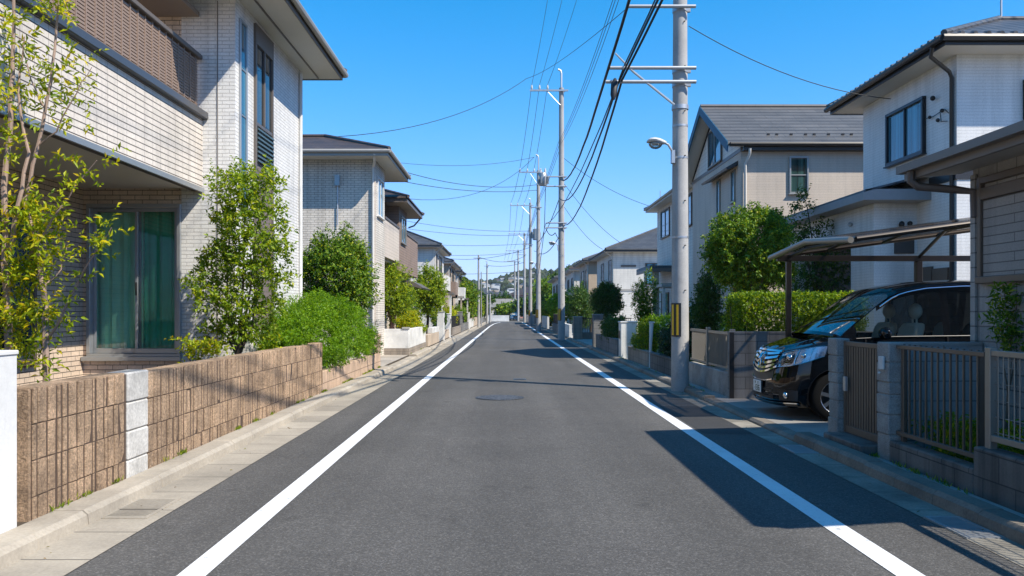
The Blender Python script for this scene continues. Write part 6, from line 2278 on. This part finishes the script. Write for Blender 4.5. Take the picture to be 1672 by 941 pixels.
# heavy communication cables
cable('thick black bundled cable passing the arm tips of the nearest pole', [(3.3, -6, 14.0), (1.88, 14.8, 6.03), (2.75, 41.4, 8.4)], [.35, .75], .027, M['cable'], 'black_cable', 'thick black cables', 18, .008)
cable('thick black cable on the inner hooks of the nearest pole arms', [(5.2, -6, 13.4), (2.06, 14.8, 5.74), (2.72, 41.4, 7.4), (2.2, 59, 6.6)], [.3, .85, .4], .021, M['cable'], 'black_cable', 'thick black cables', 18, .006)
cable('second inner black cable, dropping lowest before the second pole', [(5.6, -6, 13.8), (2.14, 14.8, 5.8), (3.0, 41.4, 6.0), (2.4, 59, 5.8), (2.4, 83.5, 6.0), (2.3, 108, 6.2)], [.3, .7, .5, .5, .5], .023, M['cable'], 'black_cable', 'thick black cables', 18, .006)
cable('thin twisted cable beside the inner black cables', [(5.3, -6, 14.2), (2.2, 14.8, 6.1), (2.0, 41.4, 6.05), (2.0, 59, 6.0)], [.3, .6, .5], .014, M['cable'], 'black_cable', 'thick black cables', 16, .01)
cable('hanging slack cable loop left of the second pole', [(2.0, 41.4, 8.0), (1.95, 41.6, 5.9), (2.2, 59, 3.9)], [0, .4], .018, M['cable'], 'black_cable')
cable('looped service cable dropping from the second pole arms', [(2.0, 41.4, 5.85), (2.5, 41.3, 5.6), (2.75, 41.35, 5.3)], [.25, .1], .02, M['cable'], 'black_cable')
# service drops
SG = 'service wires to the houses'
cable('service wire from the nearest pole to the white house eaves', [(3.42, 15.0, 6.88), (7.9, 16.4, 5.88)], .25, .008, M['cable'], 'service_wire', SG)
cable('long service wire climbing from the grey brick house roof to the nearest pole', [(-5.3, 24.6, 6.9), (1.0, 41.0, 13.5)], .6, .012, M['cable'], 'service_wire', SG)
cable('service wire going from the second pole top up to the nearest pole', [(1.0, 41.0, 13.5), (2.3, 15.0, 7.25)], .2, .007, M['cable'], 'service_wire', SG)
cable('upper heavy wire crossing the road from the third pole to the brown house', [(2.2, 59, 10.9), (-6.5, 50, 10.3)], .5, .02, M['cable'], 'service_wire', SG)
cable('lower heavy wire crossing the road from the third pole', [(2.2, 59, 10.5), (-9, 48, 10.0)], .55, .02, M['cable'], 'service_wire', SG)
cable('wire swooping down left from the third pole top to the balcony house', [(2.0, 58.8, 12.9), (-4.5, 36, 6.6)], 1.0, .012, M['cable'], 'service_wire', SG)
cable('thin wire from the third pole toward the grey brick house', [(2.0, 58.8, 12.9), (-8, 47, 10.5)], .5, .010, M['cable'], 'service_wire', SG)
k = 0
for lab, a, b, s in (('first pair upper wire across the road from the fourth pole', (2.4, 83, 9.9), (-12, 72, 10.3), .5),
                     ('first pair lower wire across the road from the fourth pole', (2.4, 83, 9.5), (-12, 70, 9.3), .45),
                     ('wire across the road between the fourth pole and grey roof', (2.4, 83, 8.6), (-11, 80, 8.5), .3),
                     ('sagging wire from the fourth pole to the far left roofs', (2.4, 83, 8.2), (-9, 84, 7.6), .9),
                     ('wire from the fifth pole to the brown left pole', (2.3, 108, 9.0), (-2.7, 76, 6.7), .6),
                     ('wire from the fifth pole to the left lamp pole', (2.3, 108, 8.2), (-2.5, 100, 7.3), .3),
                     ('lowest far wire crossing above the road end', (2.3, 108, 7.0), (-14, 104, 6.8), .4),
                     ('far wire crossing above the road end under the crossarms', (2.3, 108, 9.6), (-16, 102, 9.4), .6),
                     ('right-hand wire from the second pole to the large white house', (2.95, 41.5, 8.2), (7.4, 52, 6.0), .3),
                     ('right-hand lower wire from the second pole to the white houses', (2.95, 41.5, 7.0), (6.6, 55, 5.8), .3),
                     ('wire from the second pole to the narrow white house', (2.95, 41.5, 9.5), (7.2, 39, 6.6), .3)):
    cable(lab, [a, b], s, .012, M['cable'], 'service_wire', SG)

# ================================================================== THE FAR END
# shrubs and a low wall closing the view beyond the crossing street
lowwall('white low wall facing down the road beyond the crossing street', 121.0, 121.2, .9, M['white_stain'], x=-1.4, w=3.4)
lowwall('grey low wall beyond the crossing street on the right', 121.3, 121.5, 1.0, M['block'], x=5.0, w=5)
wc = copy_tree(car, (1.1, 138, -.004), math.radians(97))
wc['label'] = 'white car parked far away at the end of the road'
M['white_paint'] = plain('white_car_paint', (.65, .65, .65), .3, 0, .02, 3, coat=1.0)
for ch in children(wc):
    if ch.name.startswith('body') or ch.name.startswith('mirror') or ch.name.startswith('chin'):
        ch.data = ch.data.copy(); ch.data.materials[0] = M['white_paint']
# a footbridge / viaduct beyond
t = thing('footbridge', 'grey concrete footbridge crossing the view beyond the road end', 'bridge', (0, 150, 0))
mb = MB(); mb.box(-9, 5, 149, 151.5, 2.3, 2.9); mb.build('deck', M['grey_render'], t)
mb = MB()
for x in (-3.4, 1.8):
    mb.box(x - .35, x + .35, 149.6, 151, 0, 2.3)
mb.each('pier', M['grey_render'], t)
mb = MB(); mb.box(-9, 5, 149.0, 149.08, 2.9, 3.9); mb.build('parapet', M['grey_siding'], t)


def fartree(label, x, y, h, rx, mat, seed, z0=0):
    t = thing('distant_tree', label, 'tree', (x, y, z0))
    limbs(t, M['bark_dark'], (x, y, z0), [(x - rx * .4, y, z0 + h * .6), (x + rx * .4, y, z0 + h * .7), (x, y, z0 + h * .8)], .14, seed, .35, n=5)
    crown(t, M[mat], (x, y, z0 + h * .6), (rx, rx, h * .42), seed, clumps=26, per=12, cr=.2, L=.6, k=5, size=.42, asp=.6)


for i, (lab, x, y, h, rx, mt) in enumerate((
        ('dark round tree under the footbridge on the left', -4.6, 140, 4.5, 2.0, 'lf_dark'),
        ('low olive tree behind the white far wall', -.2, 138, 2.6, 1.6, 'lf_mid'),
        ('dark tree behind the white car', 3.2, 132, 3.6, 1.9, 'lf_dark'),
        ('broad green tree right of the far poles', 6.5, 136, 6.5, 2.8, 'lf_mid'),
        ('dark tall tree right of the far poles', 10.5, 146, 9.0, 3.4, 'lf_dark'),
        ('bright tree on the bank behind the right-hand far houses', 9.5, 170, 9, 3.6, 'lf_fresh'),
        ('small dark tree between far pink buildings', -1.0, 172, 5.0, 2.4, 'lf_dark'),
        ('dark tree left of the far pink building', -9, 176, 7.5, 3.4, 'lf_mid'))):
    fartree(lab, x, y, h, rx, mt, 200 + i)


def farhouse(label, x, y, w, d, h, wallm, roofm, z0=0.0, slope=.4, group=None, parts=True):
    if parts:
        t = thing('distant_house', label, 'house', (x, y, z0), group)
        mb = MB(); mb.box(x - w / 2, x + w / 2, y - d / 2, y + d / 2, z0 - .3, z0 + h); mb.build('wall', wallm, t)
        hip_roof(t, x - w / 2 - .5, x + w / 2 + .5, y - d / 2 - .5, y + d / 2 + .5, z0 + h + .1, slope, roofm, M['fascia_grey'], M['soffit'], ridge=False)
        window(t, '-Y', y - d / 2, x - w * .35, x - w * .08, z0 + h * .55, z0 + h * .85, M['alu_bronze'], M['glass'], .08, 0)
        window(t, '-Y', y - d / 2, x + w * .1, x + w * .36, z0 + h * .55, z0 + h * .85, M['alu_bronze'], M['glass'], .08, 0)
        window(t, '-Y', y - d / 2, x - w * .3, x + w * .05, z0 + h * .1, z0 + h * .4, M['alu_bronze'], M['glass'], .08, 0)
        return t
    mb = MB(); mb.box(x - w / 2, x + w / 2, y - d / 2, y + d / 2, z0 - 5, z0 + h)
    o = mb.build('hillside_house', wallm)
    return tag(o, label, 'house', group)


farhouse('pink building beyond the footbridge on the right', 4.6, 185, 7, 8, 5.5, M['pink_render'], M['roof_brown'], 0)
farhouse('dark-roofed wide house in the middle beyond the footbridge', -1.5, 200, 9, 9, 4.6, M['grey_siding'], M['roof_grey'], 0)
farhouse('pale pink building left of the road end', -8.5, 160, 6, 8, 5.6, M['pink_render'], M['roof_brown'])
farhouse('white building behind the left lamp pole', -5.2, 190, 5, 8, 5.6, M['white_siding'], M['roof_grey'])
farhouse('beige house behind the dark-roofed wide house', -4.0, 230, 8, 9, 5.6, M['tan_siding'], M['roof_brown'])
farhouse('white house high behind the far poles', 5.0, 250, 8, 9, 6.6, M['white_siding'], M['roof_grey'])


# ---- hills
def hz(x, y):
    """hill height"""
    u = x / 700.0
    s = 1 / (1 + math.exp(-(x - 62) / 24))
    ridge = 24 + 30 * s + 2.5 * math.sin(x * .05 + 1) + 1.5 * math.sin(x * .11)
    if x < -60:
        ridge -= min(12, (-60 - x) * .05)
    prof = math.exp(-((y - 720) / 190) ** 2)
    return ridge * prof + 2.0 * math.sin(x * .03) * math.sin(y * .02) * prof


mb = MB()
NX, NY = 90, 40
vs_, fs = [], []
for j in range(NY + 1):
    for i in range(NX + 1):
        x = -620 + 1360 * i / NX
        y = 330 + 800 * j / NY
        vs_.append((x, y, hz(x, y) - .5))
for j in range(NY):
    for i in range(NX):
        a = j * (NX + 1) + i
        fs.append((a, a + 1, a + NX + 2, a + NX + 1))
mb.add(vs_, fs)
mb.build('hills', plain('hill_ground', (.05, .065, .025), .95, 0, .4, .03), smooth=True, kind='structure')

# ---- houses climbing the hill
rh = random.Random(77)
wm = [M['white_render'], M['white_render'], M['white_siding'], M['tan_siding'], M['grey_siding'], M['pink_render']]
rm = [M['roof_grey'], M['roof_brown'], M['roof_grey']]
HS = []
tries = 0
while len(HS) < 52 and tries < 4000:
    tries += 1
    y = rh.uniform(470, 670)
    x = rh.gauss(-6, 11) if rh.random() < .7 else rh.uniform(-45, 25)
    # thin out to the right, where the hill is wooded
    if x > 22 and rh.random() < .8:
        continue
    if any(abs(x - a) < 6.5 and abs(y - b) < 10 for a, b in HS):
        continue
    HS.append((x, y))
GH = 'pale houses climbing the far hillside'
for i, (x, y) in enumerate(HS):
    z0 = hz(x, y)
    w, d, h = rh.uniform(3.6, 6.0), 7, rh.uniform(3.8, 5.4)
    t = thing('hillside_house', 'small pale house among trees on the far hillside', 'house', (x, y, z0), GH)
    mb = MB(); mb.box(x - w / 2, x + w / 2, y - d / 2, y + d / 2, max(z0 - 4, -.5), z0 + h); mb.build('wall', rh.choice(wm), t)
    hh = h + rh.uniform(.3, 1.0)
    mb = MB(); mb.add([(x - w / 2 - .2, y - d / 2 - .2, z0 + h), (x + w / 2 + .2, y - d / 2 - .2, z0 + h), (x + w / 2 + .2, y + d / 2 + .2, z0 + h), (x - w / 2 - .2, y + d / 2 + .2, z0 + h), (x - w * .2, y, z0 + hh), (x + w * .2, y, z0 + hh)],
                      [(0, 1, 5, 4), (1, 2, 5), (2, 3, 4, 5), (3, 0, 4), (0, 3, 2, 1)])
    mb.build('roof', rh.choice(rm + [M['block_pale'], M['beige_render']]), t)

# ---- the wood on the hill: reads as one mass
rng = np.random.default_rng(5)
N = 5200
X = np.where(rng.random(N) < .7, rng.uniform(-110, 170, N), rng.uniform(-560, 680, N))
Yv = 345 + 500 * rng.random(N) ** .8
keep = np.ones(N, bool)
for (a, b) in HS:
    keep &= ~((np.abs(X - a) < 4.2) & (Yv - b > -9) & (Yv - b < 5))
X, Yv = X[keep], Yv[keep]
lumps_v, lumps_f = [], []
bmx = bmesh.new(); bmesh.ops.create_icosphere(bmx, subdivisions=1, radius=1.0)
iv = np.array([v.co[:] for v in bmx.verts]); ifc = [tuple(v.index for v in f.verts) for f in bmx.faces]; bmx.free()
off = 0
V = []
for x, y in zip(X, Yv):
    r = rng.uniform(2.0, 4.2)
    z = hz(x, y)
    j = 1 + rng.normal(size=(len(iv), 1)) * .18
    p = iv * j * np.array([r, r, r * rng.uniform(.8, 1.3)]) + np.array([x, y, z + r * .7])
    V.append(p)
    lumps_f += [tuple(k + off for k in f) for f in ifc]
    off += len(iv)
me = bpy.data.meshes.new('forest')
me.from_pydata(np.concatenate(V).tolist(), [], lumps_f)
tm = NT('forest_foliage')
c = tm.ramp(tm.n('NewGeometry').outputs['Random Per Island'], [(0, (.012, .024, .008)), (.6, (.026, .044, .012)), (1, (.05, .065, .016))])
fn = tm.ramp(tm.noise(.9, 4), [(.3, .55), (.7, 1.3)])
tm.p(Base_Color=tm.mix(1.0, c, fn, 'MULTIPLY'), Roughness=.9, Normal=tm.bump(tm.noise(1.3, 4), 1.0, 1.0))
me.materials.append(tm.m)
fo = bpy.data.objects.new('forest', me)
link(fo)
fo['kind'] = 'stuff'

# ---- the air: one even, closed box of haze
mb = MB(); mb.box(-1010, 1010, -70, 1412, -1.6, 78)
tm = bpy.data.materials.new('haze_air')
tm.use_nodes = True
for nd in list(tm.node_tree.nodes):
    if nd.type == 'BSDF_PRINCIPLED':
        tm.node_tree.nodes.remove(nd)
pv = tm.node_tree.nodes.new('ShaderNodeVolumePrincipled')
pv.inputs['Color'].default_value = (.80, .88, 1.0, 1)
pv.inputs['Density'].default_value = .00014
pv.inputs['Anisotropy'].default_value = .2
tm.node_tree.links.new(pv.outputs[0], tm.node_tree.nodes['Material Output'].inputs['Volume'])
mb.build('haze', tm, kind='stuff')

# ================================================================== SMALL LIFE AT THE EDGES
rng = np.random.default_rng(91)


def scatter(name, label_mat, P_, size, asp, flat=True, mat=None):
    n = len(P_)
    ax = norm(np.stack([rng.normal(size=n), rng.normal(size=n), rng.normal(size=n) * .15], 1))
    nr = norm(np.stack([rng.normal(size=n) * .25, rng.normal(size=n) * .25, np.ones(n)], 1))
    sz = size * (.5 + rng.random(n))
    o = leaf_mesh(name, P_, ax, nr, sz, asp, mat, None)
    o['kind'] = 'stuff'
    return o


# dry leaves blown along the kerbs
n = 90
y = 4.5 + 32 * rng.random(n) ** 1.3
side = rng.random(n) < .55
x = np.where(side, -2.90 + np.abs(rng.normal(size=n)) * .10, 3.26 - np.abs(rng.normal(size=n)) * .10)
lm = leafmat('dry_leaves', [(0, (.10, .06, .02)), (.5, (.20, .13, .04)), (1, (.16, .17, .03))], .1, .8)
scatter('fallen_leaves', None, np.stack([x, y, np.full(n, .012)], 1), .026, .5, mat=lm)
# grass and weeds in the joint between kerb and walls
T, K = [], []
for i in range(90):
    y0 = 5.6 + 26 * rng.random()
    if rng.random() < .5:
        c = np.array([-3.185, y0, .10])
        if 20.2 < y0 < 26:
            continue
    else:
        c = np.array([3.66 if y0 < 8 else 3.52, y0, .05])
        if 8 < y0 < 13.6:
            continue
    m = rng.integers(10, 34)
    T.append(c + rng.normal(size=(m, 3)) * np.array([.012, .06, .0]))
T = np.concatenate(T)
ax = norm(rng.normal(size=T.shape) * .5 + np.array([0, 0, 1.0]))
nr = norm(rng.normal(size=T.shape))
o = leaf_mesh('weeds', T, ax, nr, .025 + .04 * rng.random(len(T)), .13, M['lf_fresh'], None)
o['kind'] = 'stuff'
